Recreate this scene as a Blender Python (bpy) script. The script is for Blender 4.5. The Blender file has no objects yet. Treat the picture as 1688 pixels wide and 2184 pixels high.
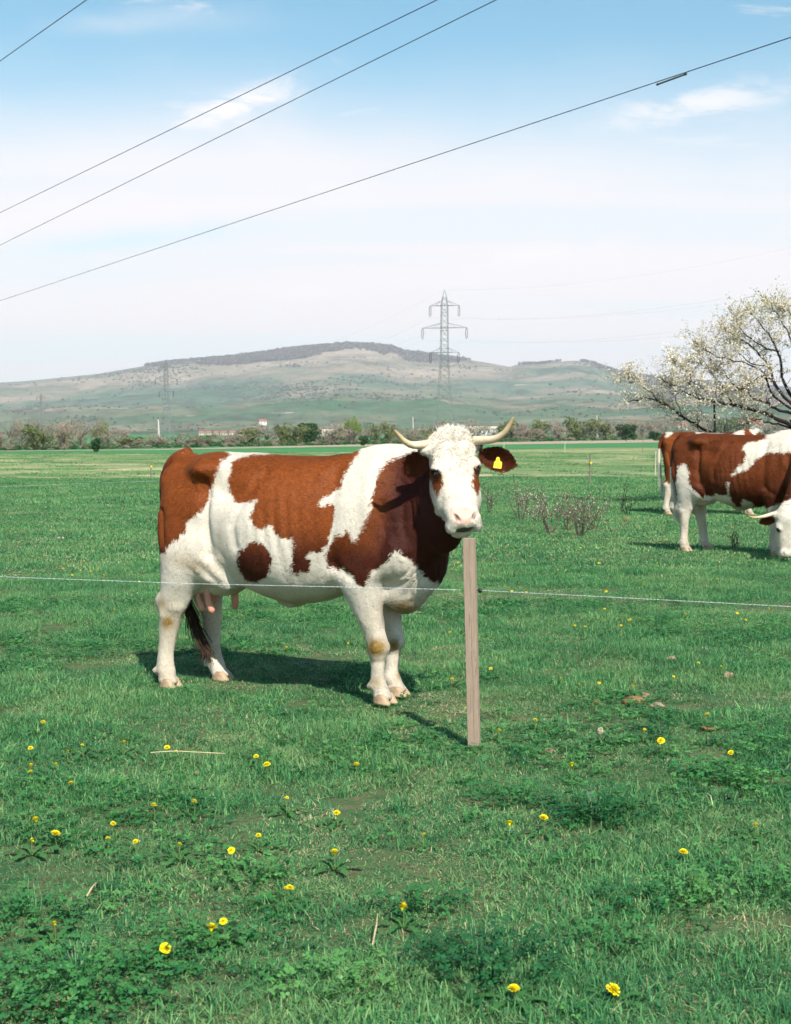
import bpy, bmesh, math, random
import numpy as np
from mathutils import Vector, Matrix

# ------------------------------------------------------------------ camera, sky, sun, exposure
scene = bpy.context.scene
R = math.radians
CAM_H = 1.55                      # eye height above the pasture
FPX = 3006.0                      # focal length in units of a 1688 x 2184 picture
TILT = math.atan((1092 - 925) / FPX)
cam_data = bpy.data.cameras.new('camera')
cam = bpy.data.objects.new('camera', cam_data)
scene.collection.objects.link(cam)
scene.camera = cam
cam.location = (0, 0, CAM_H)
cam.rotation_euler = (math.pi / 2 - TILT, 0, 0)
cam_data.sensor_fit = 'VERTICAL'
cam_data.sensor_height = 36.0
cam_data.lens = 36.0 * FPX / 2184.0
cam_data.clip_start = 0.05
cam_data.clip_end = 30000
cam_data.dof.use_dof = True
cam_data.dof.focus_distance = 8.0
cam_data.dof.aperture_fstop = 9.0

SUN_AZ = R(162.0)                 # from +Y (ahead) clockwise: behind the camera, a little to the right
SUN_EL = R(47.0)
sun_data = bpy.data.lights.new('sun', 'SUN')
sun = bpy.data.objects.new('sun', sun_data)
scene.collection.objects.link(sun)
to_sun = Vector((math.sin(SUN_AZ) * math.cos(SUN_EL), math.cos(SUN_AZ) * math.cos(SUN_EL), math.sin(SUN_EL)))
sun.rotation_euler = to_sun.to_track_quat('Z', 'Y').to_euler()
sun_data.energy = 5.0
sun_data.angle = R(0.55)
sun_data.color = (1.0, 0.95, 0.87)

world = bpy.data.worlds.new('World')
scene.world = world
world.use_nodes = True
world.cycles.sampling_method = 'MANUAL'
world.cycles.sample_map_resolution = 256
wn, wl = world.node_tree.nodes, world.node_tree.links
wn.clear()


def wnode(t, **kw):
    n = wn.new(t)
    for k, v in kw.items():
        if k == 'ins':
            for i, x in v.items():
                n.inputs[i].default_value = x
        else:
            setattr(n, k, v)
    return n


def wmath(op, a, b=None, c=None, clamp=False):
    n = wn.new('ShaderNodeMath')
    n.operation = op
    n.use_clamp = clamp
    for i, x in enumerate((a, b, c)):
        if x is None:
            continue
        if isinstance(x, (int, float)):
            n.inputs[i].default_value = x
        else:
            wl.new(x, n.inputs[i])
    return n.outputs[0]


def wramp(src, stops, interp='EASE'):
    n = wn.new('ShaderNodeValToRGB')
    n.color_ramp.interpolation = interp
    e = n.color_ramp.elements
    while len(e) > 1:
        e.remove(e[-1])
    e[0].position = stops[0][0]
    e[0].color = stops[0][1]
    for p, c in stops[1:]:
        x = e.new(p)
        x.color = c
    wl.new(src, n.inputs[0])
    return n.outputs[0]


def g4(v):
    return (v, v, v, 1)


sky = wnode('ShaderNodeTexSky')
sky.sky_type = 'NISHITA'
sky.sun_disc = False
sky.sun_elevation = SUN_EL
sky.sun_rotation = SUN_AZ
sky.altitude = 250
sky.air_density = 1.0
sky.dust_density = 0.6
sky.ozone_density = 3.0
wtc = wnode('ShaderNodeTexCoord')
wsep = wnode('ShaderNodeSeparateXYZ')
wl.new(wtc.outputs['Generated'], wsep.inputs[0])
dirx, diry, dirz = wsep.outputs
# cloud sheet coordinates: where the view ray meets a flat layer overhead
zc = wmath('MAXIMUM', dirz, 0.02)
cu = wmath('DIVIDE', dirx, wmath('ADD', zc, 0.12))
cv = wmath('DIVIDE', diry, wmath('ADD', zc, 0.12))
ccomb = wnode('ShaderNodeCombineXYZ')
wl.new(cu, ccomb.inputs[0])
wl.new(cv, ccomb.inputs[1])


def wnoise(vec, scale, detail, rough, sx, sy, off=(0, 0, 0), dist=0.0, rot=0.0):
    m = wnode('ShaderNodeMapping')
    m.inputs['Location'].default_value = off
    m.inputs['Rotation'].default_value = (0, 0, rot)
    m.inputs['Scale'].default_value = (sx, sy, 1)
    wl.new(vec, m.inputs[0])
    n = wnode('ShaderNodeTexNoise')
    n.inputs['Scale'].default_value = scale
    n.inputs['Detail'].default_value = detail
    n.inputs['Roughness'].default_value = rough
    n.inputs['Distortion'].default_value = dist
    wl.new(m.outputs[0], n.inputs['Vector'])
    return n.outputs['Fac']


# pale high veil of cirrus that thickens towards the horizon, with a soft ragged upper edge
veil_n = wnoise(ccomb.outputs[0], 0.9, 4, 0.5, 1.0, 0.55, (3.1, 1.7, 0))
edge = wmath('ADD', dirz, wmath('MULTIPLY', wmath('SUBTRACT', veil_n, 0.5), 0.10))
veil = wramp(edge, [(0.0, g4(1.0)), (0.10, g4(0.98)), (0.175, g4(0.96)), (0.215, g4(0.42)), (0.26, g4(0.08)), (0.40, g4(0.04)), (1.0, g4(0.03))], 'B_SPLINE')
# bluer streaks inside the veil, long and low
streak_n = wnoise(ccomb.outputs[0], 1.1, 3, 0.5, 0.35, 1.6, (0.4, 8.2, 0), 0.2, 0.12)
streak = wramp(streak_n, [(0.42, g4(1.0)), (0.66, g4(0.86))])
veil = wmath('MULTIPLY', veil, streak)
# thin wisps high up
wisp_n = wnoise(ccomb.outputs[0], 1.3, 6, 0.62, 0.8, 2.2, (5.3, 2.4, 0), 0.5, 0.35)
wisp = wramp(wisp_n, [(0.585, g4(0.0)), (0.70, g4(0.62))])
# small fair-weather puffs
puff_n = wnoise(ccomb.outputs[0], 4.2, 7, 0.6, 0.55, 1.5, (2.2, 6.5, 0), 0.15, 0.1)
puff = wramp(puff_n, [(0.60, g4(0.0)), (0.70, g4(0.5))])
low = wramp(dirz, [(0.03, g4(0.0)), (0.07, g4(1.0)), (0.19, g4(0.8)), (0.23, g4(0.0))])
puff = wmath('MULTIPLY', wmath('MULTIPLY', puff, low), 0.6)

# clouds that stand at one place: direction as slope to the side (x/y) and upwards (z/y)
fy = wmath('MAXIMUM', diry, 0.05)
cx_ = wmath('DIVIDE', dirx, fy)
cz_ = wmath('DIVIDE', dirz, fy)
cdir = wnode('ShaderNodeCombineXYZ')
wl.new(cx_, cdir.inputs[0])
wl.new(cz_, cdir.inputs[1])


cl_n = wnoise(cdir.outputs[0], 40.0, 6, 0.66, 0.40, 1.25, (0.3, 0.2, 0), 0.55, 0.28)
soft_n = wnoise(cdir.outputs[0], 9.0, 3, 0.6, 0.55, 1.25, (5.5, 5.2, 0), 0.2, 0.15)
front = wmath('GREATER_THAN', diry, 0.06)


def cloud_at(u, v, a, b, tilt, strength, n=None, lo=0.39, hi=0.63):
    du, dv = wmath('SUBTRACT', cx_, u), wmath('SUBTRACT', cz_, v)
    p = wmath('DIVIDE', wmath('ADD', du, wmath('MULTIPLY', dv, tilt)), a)
    q = wmath('DIVIDE', wmath('SUBTRACT', dv, wmath('MULTIPLY', du, tilt)), b)
    r2 = wmath('ADD', wmath('MULTIPLY', p, p), wmath('MULTIPLY', q, q))
    env = wmath('POWER', 2.718, wmath('MULTIPLY', r2, -1.0))
    m = wmath('MULTIPLY', env, wramp(wmath('ADD', cl_n if n is None else n, wmath('MULTIPLY', wmath('SUBTRACT', env, 0.6), 0.25)), [(lo, g4(0.0)), (hi, g4(1.0))]))
    return wmath('MULTIPLY', wmath('MULTIPLY', m, strength), front)


fair = cloud_at(-0.112, 0.2285, 0.062, 0.0165, 0.30, 1.0)
for c in ((0.212, 0.2300, 0.072, 0.0135, 0.17, 0.8), (-0.065, 0.0985, 0.060, 0.007, 0.03, 0.8), (0.115, 0.128, 0.060, 0.010, 0.12, 0.7),
          (0.02, 0.105, 0.06, 0.006, 0.05, 0.6), (-0.21, 0.285, 0.10, 0.012, 0.05, 0.5, soft_n, 0.30, 0.75)):
    fair = wmath('MAXIMUM', fair, cloud_at(*c))
gap = cloud_at(-0.17, 0.139, 0.13, 0.012, 0.10, 0.26, soft_n, 0.25, 0.60)
veil = wmath('MULTIPLY', veil, wmath('SUBTRACT', 1.0, gap))
cover = wmath('MAXIMUM', veil, wisp)
skymul = wnode('ShaderNodeMix', data_type='RGBA', blend_type='MULTIPLY')
skymul.inputs[0].default_value = 1.0
wl.new(sky.outputs[0], skymul.inputs[6])
skymul.inputs[7].default_value = (0.50, 1.00, 0.93, 1)
veilcol = wnode('ShaderNodeMix', data_type='RGBA')
wl.new(cover, veilcol.inputs[0])
wl.new(skymul.outputs[2], veilcol.inputs[6])
veilcol.inputs[7].default_value = (6.55, 6.05, 6.1, 1)
puffcol = wnode('ShaderNodeMix', data_type='RGBA')
wl.new(wmath('MAXIMUM', puff, fair), puffcol.inputs[0])
wl.new(veilcol.outputs[2], puffcol.inputs[6])
puffcol.inputs[7].default_value = (6.7, 6.35, 6.35, 1)
bg = wnode('ShaderNodeBackground')
bg.inputs['Strength'].default_value = 0.115
wl.new(puffcol.outputs[2], bg.inputs['Color'])
wout = wnode('ShaderNodeOutputWorld')
wl.new(bg.outputs[0], wout.inputs['Surface'])

vs = scene.view_settings
vs.view_transform = 'Standard'
vs.look = 'None'
vs.exposure = 0.55
vs.gamma = 1.0
vs.use_curve_mapping = False
scene.render.engine = 'CYCLES'
scene.cycles.max_bounces = 4
scene.cycles.use_adaptive_sampling = True
scene.cycles.adaptive_threshold = 0.03
scene.cycles.adaptive_min_samples = 16
scene.cycles.diffuse_bounces = 2
scene.cycles.glossy_bounces = 2
scene.cycles.transmission_bounces = 3
scene.cycles.transparent_max_bounces = 6
scene.cycles.volume_bounces = 0
scene.cycles.use_denoising = True
scene.cycles.caustics_reflective = False
scene.cycles.caustics_refractive = False
# ------------------------------------------------------------------ helpers
COL = scene.collection


def ray(px, py):
    """direction of a point of the 1688 x 2184 picture, scaled so that its depth is 1"""
    c, s = math.cos(TILT), math.sin(TILT)
    a, b = (px - 844) / FPX, (1092 - py) / FPX
    return Vector((a, c + b * s, -s + b * c))


def on_ground(px, py, z=0.0):
    d = ray(px, py)
    t = (z - CAM_H) / d.z
    return Vector((d.x * t, d.y * t, z))


def at_depth(px, py, y):
    d = ray(px, py)
    t = y / d.y
    return Vector((d.x * t, y, CAM_H + d.z * t))


def project(P):
    P = np.asarray(P, dtype=np.float64)
    c, s = math.cos(TILT), math.sin(TILT)
    q = P - np.array([0, 0, CAM_H])
    dep = q[..., 1] * c - q[..., 2] * s
    upc = q[..., 1] * s + q[..., 2] * c
    return 844 + FPX * q[..., 0] / dep, 1092 - FPX * upc / dep


def tag(o, label=None, cat=None, group=None, kind=None):
    for k, v in (('label', label), ('category', cat), ('group', group), ('kind', kind)):
        if v:
            o[k] = v
    return o


def empty(name, loc=(0, 0, 0), rz=0.0, scale=1.0):
    o = bpy.data.objects.new(name, None)
    o.empty_display_size = 0.1
    COL.objects.link(o)
    o.location = loc
    o.rotation_euler = (0, 0, rz)
    o.scale = (scale,) * 3
    return o


def link(name, me, parent=None, mats=None, smooth=False):
    o = bpy.data.objects.new(name, me)
    COL.objects.link(o)
    if parent:
        o.parent = parent
    if mats is not None:
        for m in (mats if isinstance(mats, (list, tuple)) else [mats]):
            me.materials.append(m)
    if smooth and len(me.polygons):
        me.polygons.foreach_set('use_smooth', np.ones(len(me.polygons), dtype=bool))
    return o


def mesh(name, v, f):
    me = bpy.data.meshes.new(name)
    me.from_pydata([tuple(x) for x in v], [], [tuple(x) for x in f])
    me.update()
    return me


def np_mesh(name, V, quads=None, tris=None):
    """fast mesh from numpy arrays"""
    me = bpy.data.meshes.new(name)
    V = np.asarray(V, dtype=np.float32)
    me.vertices.add(len(V))
    me.vertices.foreach_set('co', V.ravel())
    loops, starts, n = [], [], 0
    if quads is not None and len(quads):
        q = np.asarray(quads, dtype=np.int32)
        loops.append(q.ravel())
        starts.append(np.arange(len(q), dtype=np.int32) * 4)
        n = len(q) * 4
    if tris is not None and len(tris):
        t = np.asarray(tris, dtype=np.int32)
        loops.append(t.ravel())
        starts.append(n + np.arange(len(t), dtype=np.int32) * 3)
    L = np.concatenate(loops)
    S = np.concatenate(starts)
    me.loops.add(len(L))
    me.loops.foreach_set('vertex_index', L)
    me.polygons.add(len(S))
    me.polygons.foreach_set('loop_start', S)
    me.update(calc_edges=True)
    me.validate()
    return me


class MB:
    """collects vertices and faces of one mesh"""

    def __init__(self):
        self.v, self.f = [], []

    def add(self, v, f):
        n = len(self.v)
        self.v += [tuple(x) for x in v]
        self.f += [tuple(i + n for i in x) for x in f]
        return self

    def box(self, c, size, rz=0.0):
        x, y, z = (s / 2 for s in size)
        cs, sn = math.cos(rz), math.sin(rz)
        v = []
        for dz in (-z, z):
            for dx, dy in ((-x, -y), (x, -y), (x, y), (-x, y)):
                v.append((c[0] + dx * cs - dy * sn, c[1] + dx * sn + dy * cs, c[2] + dz))
        return self.add(v, [(3, 2, 1, 0), (4, 5, 6, 7), (0, 1, 5, 4), (1, 2, 6, 5), (2, 3, 7, 6), (3, 0, 4, 7)])

    def tube(self, pts, radii, sides=6, cap=True, squash=1.0):
        pts = [Vector(p) for p in pts]
        if isinstance(radii, (int, float)):
            radii = [radii] * len(pts)
        n = len(pts)
        rings = []
        ref = Vector((0.31, 0.17, 0.93))
        for i, p in enumerate(pts):
            d = (pts[min(i + 1, n - 1)] - pts[max(i - 1, 0)])
            if d.length < 1e-9:
                d = Vector((0, 0, 1))
            d.normalize()
            u = d.cross(ref)
            if u.length < 1e-3:
                u = d.cross(Vector((1, 0, 0)))
            u.normalize()
            w = d.cross(u)
            rings.append([p + (u * math.cos(a) + w * math.sin(a) * squash) * radii[i]
                          for a in (2 * math.pi * k / sides for k in range(sides))])
        v = [x for r in rings for x in r]
        f = []
        for i in range(n - 1):
            for k in range(sides):
                a, b = i * sides + k, i * sides + (k + 1) % sides
                f.append((a, b, b + sides, a + sides))
        if cap:
            f.append(tuple(range(sides - 1, -1, -1)))
            f.append(tuple(range((n - 1) * sides, n * sides)))
        return self.add(v, f)

    def bar(self, a, b, r, sides=4):
        return self.tube([a, b], r, sides)

    def me(self, name):
        return mesh(name, self.v, self.f)

    def build(self, name, mats, parent=None, smooth=False):
        return link(name, self.me(name), parent, mats, smooth)


class Nodes:
    """small wrapper to write procedural materials"""

    def __init__(self, name, rough=0.8, spec=0.3):
        self.m = bpy.data.materials.new(name)
        self.m.use_nodes = True
        self.t = self.m.node_tree
        self.b = self.t.nodes['Principled BSDF']
        self.b.inputs['Roughness'].default_value = rough
        self.b.inputs['Specular IOR Level'].default_value = spec
        self.pos = None

    def n(self, typ, **kw):
        x = self.t.nodes.new(typ)
        for k, v in kw.items():
            setattr(x, k, v)
        return x

    def put(self, sock, x):
        if x is None:
            return
        if isinstance(x, bpy.types.NodeSocket):
            self.t.links.new(x, sock)
        else:
            if hasattr(x, '__len__') and len(x) == 3 and sock.type == 'RGBA':
                x = (*x, 1)
            sock.default_value = x

    def coord(self, kind='Object'):
        if kind == 'Position':
            return self.n('ShaderNodeNewGeometry').outputs['Position']
        return self.n('ShaderNodeTexCoord').outputs[kind]

    def map(self, vec, scale=(1, 1, 1), loc=(0, 0, 0), rot=(0, 0, 0)):
        x = self.n('ShaderNodeMapping')
        self.put(x.inputs['Vector'], vec)
        x.inputs['Scale'].default_value = scale
        x.inputs['Location'].default_value = loc
        x.inputs['Rotation'].default_value = rot
        return x.outputs[0]

    def noise(self, vec, scale, detail=3, rough=0.55, dist=0.0, out='Fac'):
        x = self.n('ShaderNodeTexNoise')
        self.put(x.inputs['Vector'], vec)
        x.inputs['Scale'].default_value = scale
        x.inputs['Detail'].default_value = detail
        x.inputs['Roughness'].default_value = rough
        x.inputs['Distortion'].default_value = dist
        return x.outputs[out]

    def voronoi(self, vec, scale, feature='F1', out='Distance', rand=1.0):
        x = self.n('ShaderNodeTexVoronoi', feature=feature)
        self.put(x.inputs['Vector'], vec)
        x.inputs['Scale'].default_value = scale
        x.inputs['Randomness'].default_value = rand
        return x.outputs[out]

    def ramp(self, fac, stops, interp='LINEAR'):
        x = self.n('ShaderNodeValToRGB')
        x.color_ramp.interpolation = interp
        e = x.color_ramp.elements
        while len(e) > 1:
            e.remove(e[-1])
        for i, (p, c) in enumerate(stops):
            if isinstance(c, (int, float)):
                c = (c, c, c)
            k = e[0] if i == 0 else e.new(p)
            k.position = p
            k.color = (*c[:3], 1)
        self.put(x.inputs[0], fac)
        return x.outputs[0]

    def math(self, op, a, b=None, clamp=False):
        x = self.n('ShaderNodeMath', operation=op, use_clamp=clamp)
        self.put(x.inputs[0], a)
        if b is not None:
            self.put(x.inputs[1], b)
        return x.outputs[0]

    def mix(self, fac, a, b, mode='MIX'):
        x = self.n('ShaderNodeMix', data_type='RGBA', blend_type=mode)
        self.put(x.inputs[0], fac)
        self.put(x.inputs[6], a)
        self.put(x.inputs[7], b)
        return x.outputs[2]

    def attr(self, name, out='Fac', typ='GEOMETRY'):
        x = self.n('ShaderNodeAttribute', attribute_name=name, attribute_type=typ)
        return x.outputs[out]

    def bump(self, height, strength=0.3, distance=0.01, normal=None):
        x = self.n('ShaderNodeBump')
        x.inputs['Strength'].default_value = strength
        x.inputs['Distance'].default_value = distance
        self.put(x.inputs['Height'], height)
        if normal is not None:
            self.put(x.inputs['Normal'], normal)
        return x.outputs[0]

    def color(self, c):
        self.put(self.b.inputs['Base Color'], c)
        return self

    def normal(self, x):
        self.put(self.b.inputs['Normal'], x)
        return self

    def rough(self, x):
        self.put(self.b.inputs['Roughness'], x)
        return self


def leafy(nd, col, trans=0.35, rough=0.55, spec=0.25):
    """thin leaf: diffuse/gloss mixed with light coming through"""
    nd.color(col)
    nd.rough(rough)
    nd.b.inputs['Specular IOR Level'].default_value = spec
    tr = nd.n('ShaderNodeBsdfTranslucent')
    nd.put(tr.inputs['Color'], col)
    mx = nd.n('ShaderNodeMixShader')
    mx.inputs[0].default_value = trans
    nd.t.links.new(nd.b.outputs[0], mx.inputs[1])
    nd.t.links.new(tr.outputs[0], mx.inputs[2])
    out = [x for x in nd.t.nodes if x.type == 'OUTPUT_MATERIAL'][0]
    nd.t.links.new(mx.outputs[0], out.inputs['Surface'])
    return nd.m


def fattr(me, name, arr):
    a = me.attributes.new(name, 'FLOAT', 'POINT')
    a.data.foreach_set('value', np.asarray(arr, dtype=np.float32))


def simple(name, col, rough=0.8, var=0.15, scale=8.0, spec=0.25, bump=0.0):
    nd = Nodes(name, rough, spec)
    n = nd.noise(nd.coord(), scale, 4, 0.6)
    lo = tuple(c * (1 - var) for c in col)
    hi = tuple(min(1, c * (1 + var)) for c in col)
    nd.color(nd.ramp(n, [(0.3, lo), (0.7, hi)]))
    if bump:
        nd.normal(nd.bump(n, bump, 0.01))
    return nd.m


def vnoise(P, seed=0):
    """smooth value noise on points (n,3), about -1..1"""
    P = np.asarray(P, dtype=np.float64)
    i = np.floor(P).astype(np.int64)
    f = P - i
    f = f * f * (3 - 2 * f)
    out = 0
    for dx in (0, 1):
        for dy in (0, 1):
            for dz in (0, 1):
                h = ((i[..., 0] + dx) * 374761393 + (i[..., 1] + dy) * 668265263 + (i[..., 2] + dz) * 2147483647 + seed * 974711) & 0xFFFFFFFF
                h = ((h ^ (h >> 13)) * 1274126177) & 0xFFFFFFFF
                h = (h ^ (h >> 16)) & 0xFFFFFFFF
                val = h / 0xFFFFFFFF * 2 - 1
                w = (f[..., 0] if dx else 1 - f[..., 0]) * (f[..., 1] if dy else 1 - f[..., 1]) * (f[..., 2] if dz else 1 - f[..., 2])
                out = out + w * val
    return out


def fbm(P, octaves=4, seed=0):
    a, s, tot = 0.5, 0, 0
    P = np.asarray(P, dtype=np.float64)
    for k in range(octaves):
        s = s + a * vnoise(P * 2 ** k, seed + k)
        tot += a
        a *= 0.5
    return s / tot
# ------------------------------------------------------------------ the land
def ground_z(x, y):
    P = np.stack([np.asarray(x, float), np.asarray(y, float), np.zeros_like(np.asarray(x, float))], -1)
    fade = np.clip((np.asarray(y, float)) / 6.0, 0.3, 1) * np.clip(1 - np.asarray(y, float) / 160, 0, 1)
    return (0.035 * fbm(P * 0.45, 2, 31) + 0.018 * fbm(P * 1.7, 2, 32)) * fade - 0.012


GRASS_NOISE_DRY = 0.55


def pasture_tones(nd, pos):
    """land colour of the pasture seen as a whole, by place: fresh green, blue-green and dry"""
    big = nd.noise(nd.map(pos, (0.16, 0.30, 1)), 1.0, 4, 0.6)
    mid = nd.noise(nd.map(pos, (0.8, 1.0, 1)), 1.0, 4, 0.65)
    fine = nd.noise(pos, 5.5, 4, 0.7)
    return big, mid, fine


def soil_mat():
    nd = Nodes('pasture_soil', 0.95, 0.1)
    pos = nd.coord('Position')
    big, mid, fine = pasture_tones(nd, pos)
    sep = nd.n('ShaderNodeSeparateXYZ')
    nd.put(sep.inputs[0], pos)
    far = nd.ramp(nd.math('DIVIDE', sep.outputs[1], 100.0), [(0.10, 0.0), (0.60, 1.0)])
    near_c = nd.mix(nd.ramp(fine, [(0.35, 0), (0.65, 1)]), (0.125, 0.125, 0.060), (0.040, 0.105, 0.040))
    v = nd.math('ADD', nd.math('MULTIPLY', big, 0.55), nd.math('ADD', nd.math('MULTIPLY', mid, 0.25), nd.math('MULTIPLY', fine, 0.2)))
    far_c = nd.ramp(v, [(0.34, (0.022, 0.150, 0.060)), (0.47, (0.038, 0.190, 0.072)), (0.57, (0.080, 0.225, 0.085)), (0.70, (0.21, 0.25, 0.12))])
    nd.color(nd.mix(far, near_c, far_c))
    nd.normal(nd.bump(nd.noise(pos, 9, 5, 0.75), 0.8, 0.06))
    return nd.m


M_SOIL = soil_mat()
# pasture sheet: fine cells near the camera, wide ones far off
ys = np.concatenate([np.arange(-6, 2, 1.0), np.arange(2, 30, 0.22), np.arange(30, 80, 1.0), np.arange(80, 300, 10), np.arange(300, 2901, 100)])
us = np.concatenate([np.linspace(-1, -0.36, 12)[:-1], np.linspace(-0.36, 0.36, 181), np.linspace(0.36, 1, 12)[1:]])
YY, UU = np.meshgrid(ys, us, indexing='ij')
XX = UU * (np.maximum(YY, 0) + 9.0)
ZZ = ground_z(XX, YY)
nV = np.stack([XX, YY, ZZ], -1).reshape(-1, 3)
nyy, nuu = YY.shape
gi = np.arange(nyy * nuu).reshape(nyy, nuu)
gq = np.stack([gi[:-1, :-1], gi[:-1, 1:], gi[1:, 1:], gi[1:, :-1]], -1).reshape(-1, 4)
tag(link('pasture', np_mesh('pasture', nV, gq), None, M_SOIL, True), kind='structure')


def sheet(name, near_pts, far_pts, z, mat, n=24):
    """flat strip of land between two edges given as picture points on the ground"""
    def resample(p):
        p = np.array(p, float)
        t = np.linspace(p[0, 0], p[-1, 0], n)
        return np.stack([t, np.interp(t, p[:, 0], p[:, 1])], -1)
    A, B = resample(near_pts), resample(far_pts)
    V = [tuple(on_ground(x, y, z)) for x, y in A] + [tuple(on_ground(x, y, z)) for x, y in B]
    F = [(i, i + 1, n + i + 1, n + i) for i in range(n - 1)]
    return tag(link(name, mesh(name, V, F), None, mat), kind='structure')


def stubble_mat():
    nd = Nodes('mown_field', 0.95, 0.05)
    pos = nd.coord('Position')
    a = nd.noise(nd.map(pos, (0.16, 0.16, 1)), 1.0, 6, 0.75)
    b = nd.noise(nd.map(pos, (0.03, 0.09, 1), (3, 9, 0)), 1.0, 5, 0.7)
    c = nd.noise(nd.map(pos, (1.2, 0.7, 1)), 1.0, 4, 0.75)
    v = nd.math('ADD', nd.math('MULTIPLY', a, 0.55), nd.math('ADD', nd.math('MULTIPLY', b, 0.27), nd.math('MULTIPLY', c, 0.18)))
    nd.color(nd.ramp(v, [(0.41, (0.075, 0.165, 0.060)), (0.46, (0.13, 0.20, 0.080)), (0.505, (0.20, 0.235, 0.105)), (0.55, (0.28, 0.275, 0.14)), (0.59, (0.50, 0.43, 0.24))]))
    nd.normal(nd.bump(c, 0.8, 0.1))
    return nd.m


M_STUB = stubble_mat()
sheet('mown_field', [(-260, 1021), (500, 1019), (1100, 1016), (1960, 1018)], [(-260, 968), (400, 968), (900, 962), (1300, 955), (1960, 951)], 0.014, M_STUB)
M_CROP = Nodes('green_crop', 0.9, 0.1)
_p = M_CROP.coord('Position')
M_CROP.color(M_CROP.ramp(M_CROP.noise(M_CROP.map(_p, (0.06, 0.25, 1)), 1.0, 5, 0.7), [(0.35, (0.040, 0.165, 0.055)), (0.65, (0.070, 0.21, 0.07))]))
M_CROP = M_CROP.m
sheet('crop_field', [(-260, 967.6), (400, 967.6), (900, 961.6), (1300, 954.6), (1960, 950.6)], [(-260, 964), (300, 960.5), (700, 953.4), (1000, 949.4), (1440, 943.4), (1960, 938)], 0.03, M_CROP)
M_DIRT = simple('bare_dirt', (0.36, 0.28, 0.20), 0.95, 0.18, 0.12, 0.05)
sheet('dirt_track', [(-260, 963.6), (300, 960.1), (700, 953), (1000, 949), (1440, 943), (1960, 937.6)], [(-260, 963.0), (300, 958.6), (700, 949.6), (1000, 944), (1440, 937.4), (1960, 932.5)], 0.05, M_DIRT)

# hill range behind the plain
RIDGE = [(-1400, 868), (-900, 850), (-300, 836), (53, 813), (200, 799), (310, 781), (360, 773), (450, 766), (560, 754), (620, 744), (690, 738), (740, 734), (800, 736), (840, 741), (860, 749), (900, 754), (950, 762),
         (1000, 768), (1040, 774), (1090, 783), (1100, 778), (1150, 776), (1200, 771), (1225, 769), (1265, 775), (1290, 785), (1330, 797), (1400, 807), (1500, 815), (1600, 824), (1700, 832), (2100, 848), (2700, 868)]
HY0, HYR = 1700.0, 6600.0


def hill_z(x, y):
    x, y = np.asarray(x, float), np.asarray(y, float)
    px = 844 + FPX * x / np.maximum(y, 1)
    e = (925 - np.interp(px, [p[0] for p in RIDGE], [p[1] for p in RIDGE])) / FPX
    t = np.clip((y - HY0) / (HYR - HY0), 0, 1)
    # steeper scarp below the crest
    g = 0.30 * t ** 1.5 + 0.42 * t ** 1.25 + 0.28 * np.clip((t - 0.55) / 0.45, 0, 1) ** 1.3 * np.clip((e - 0.03) / 0.03, 0, 1) + 0.28 * t ** 1.4 * (1 - np.clip((e - 0.03) / 0.03, 0, 1))
    P = np.stack([x / 920, y / 1050, np.zeros_like(x)], -1)
    w = np.clip(t * 4, 0, 1) * np.clip((1 - t) * 5, 0, 1)
    rel = fbm(P, 4, 3) * 60 * w - np.abs(fbm(P * 4.3, 4, 14)) * 34 * w
    back = np.clip((y - HYR) / 1500, 0, 1)
    return (e * HYR * g + rel) * (1 - 0.5 * back) - 1.0 * (1 - np.clip(t * 30, 0, 1))


hy = np.concatenate([np.linspace(HY0, 2900, 50)[:-1], np.linspace(2900, HYR, 130), np.linspace(HYR, 8600, 14)[1:]])
hu = np.linspace(-0.62, 0.62, 330)
YY, UU = np.meshgrid(hy, hu, indexing='ij')
XX = UU * YY
ZZ = hill_z(XX, YY)
hV = np.stack([XX, YY, ZZ], -1).reshape(-1, 3)
n0, n1 = YY.shape
gi = np.arange(n0 * n1).reshape(n0, n1)
hq = np.stack([gi[:-1, :-1], gi[:-1, 1:], gi[1:, 1:], gi[1:, :-1]], -1).reshape(-1, 4)
hill_me = np_mesh('hill', hV, hq)


def wood_mask(x, y, z):
    """1 where the bare wood along the crest stands"""
    px = 844 + FPX * x / y
    py = 925 - FPX * (z - CAM_H) / y
    crest = np.interp(px, [p[0] for p in RIDGE], [p[1] for p in RIDGE])
    depth = np.interp(px, [-200, 300, 345, 450, 560, 640, 700, 760, 820, 850, 870, 900, 940, 990, 1010, 1090, 1110, 1190, 1240, 1300, 1400, 1700, 2200],
                      [0, 0, 7, 13, 20, 36, 24, 12, 13, 9, 14, 18, 14, 6, 0, 0, 3, 2, 2, 6, 26, 40, 40])
    n = fbm(np.stack([x / 230, y / 280, np.zeros_like(x)], -1), 3, 77)
    return np.clip((depth * (1 + 1.3 * n) - (py - crest)) / 3.0, 0, 1) * (depth > 0)


fattr(hill_me, 'wood', wood_mask(hV[:, 0], hV[:, 1], hV[:, 2]))


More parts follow.
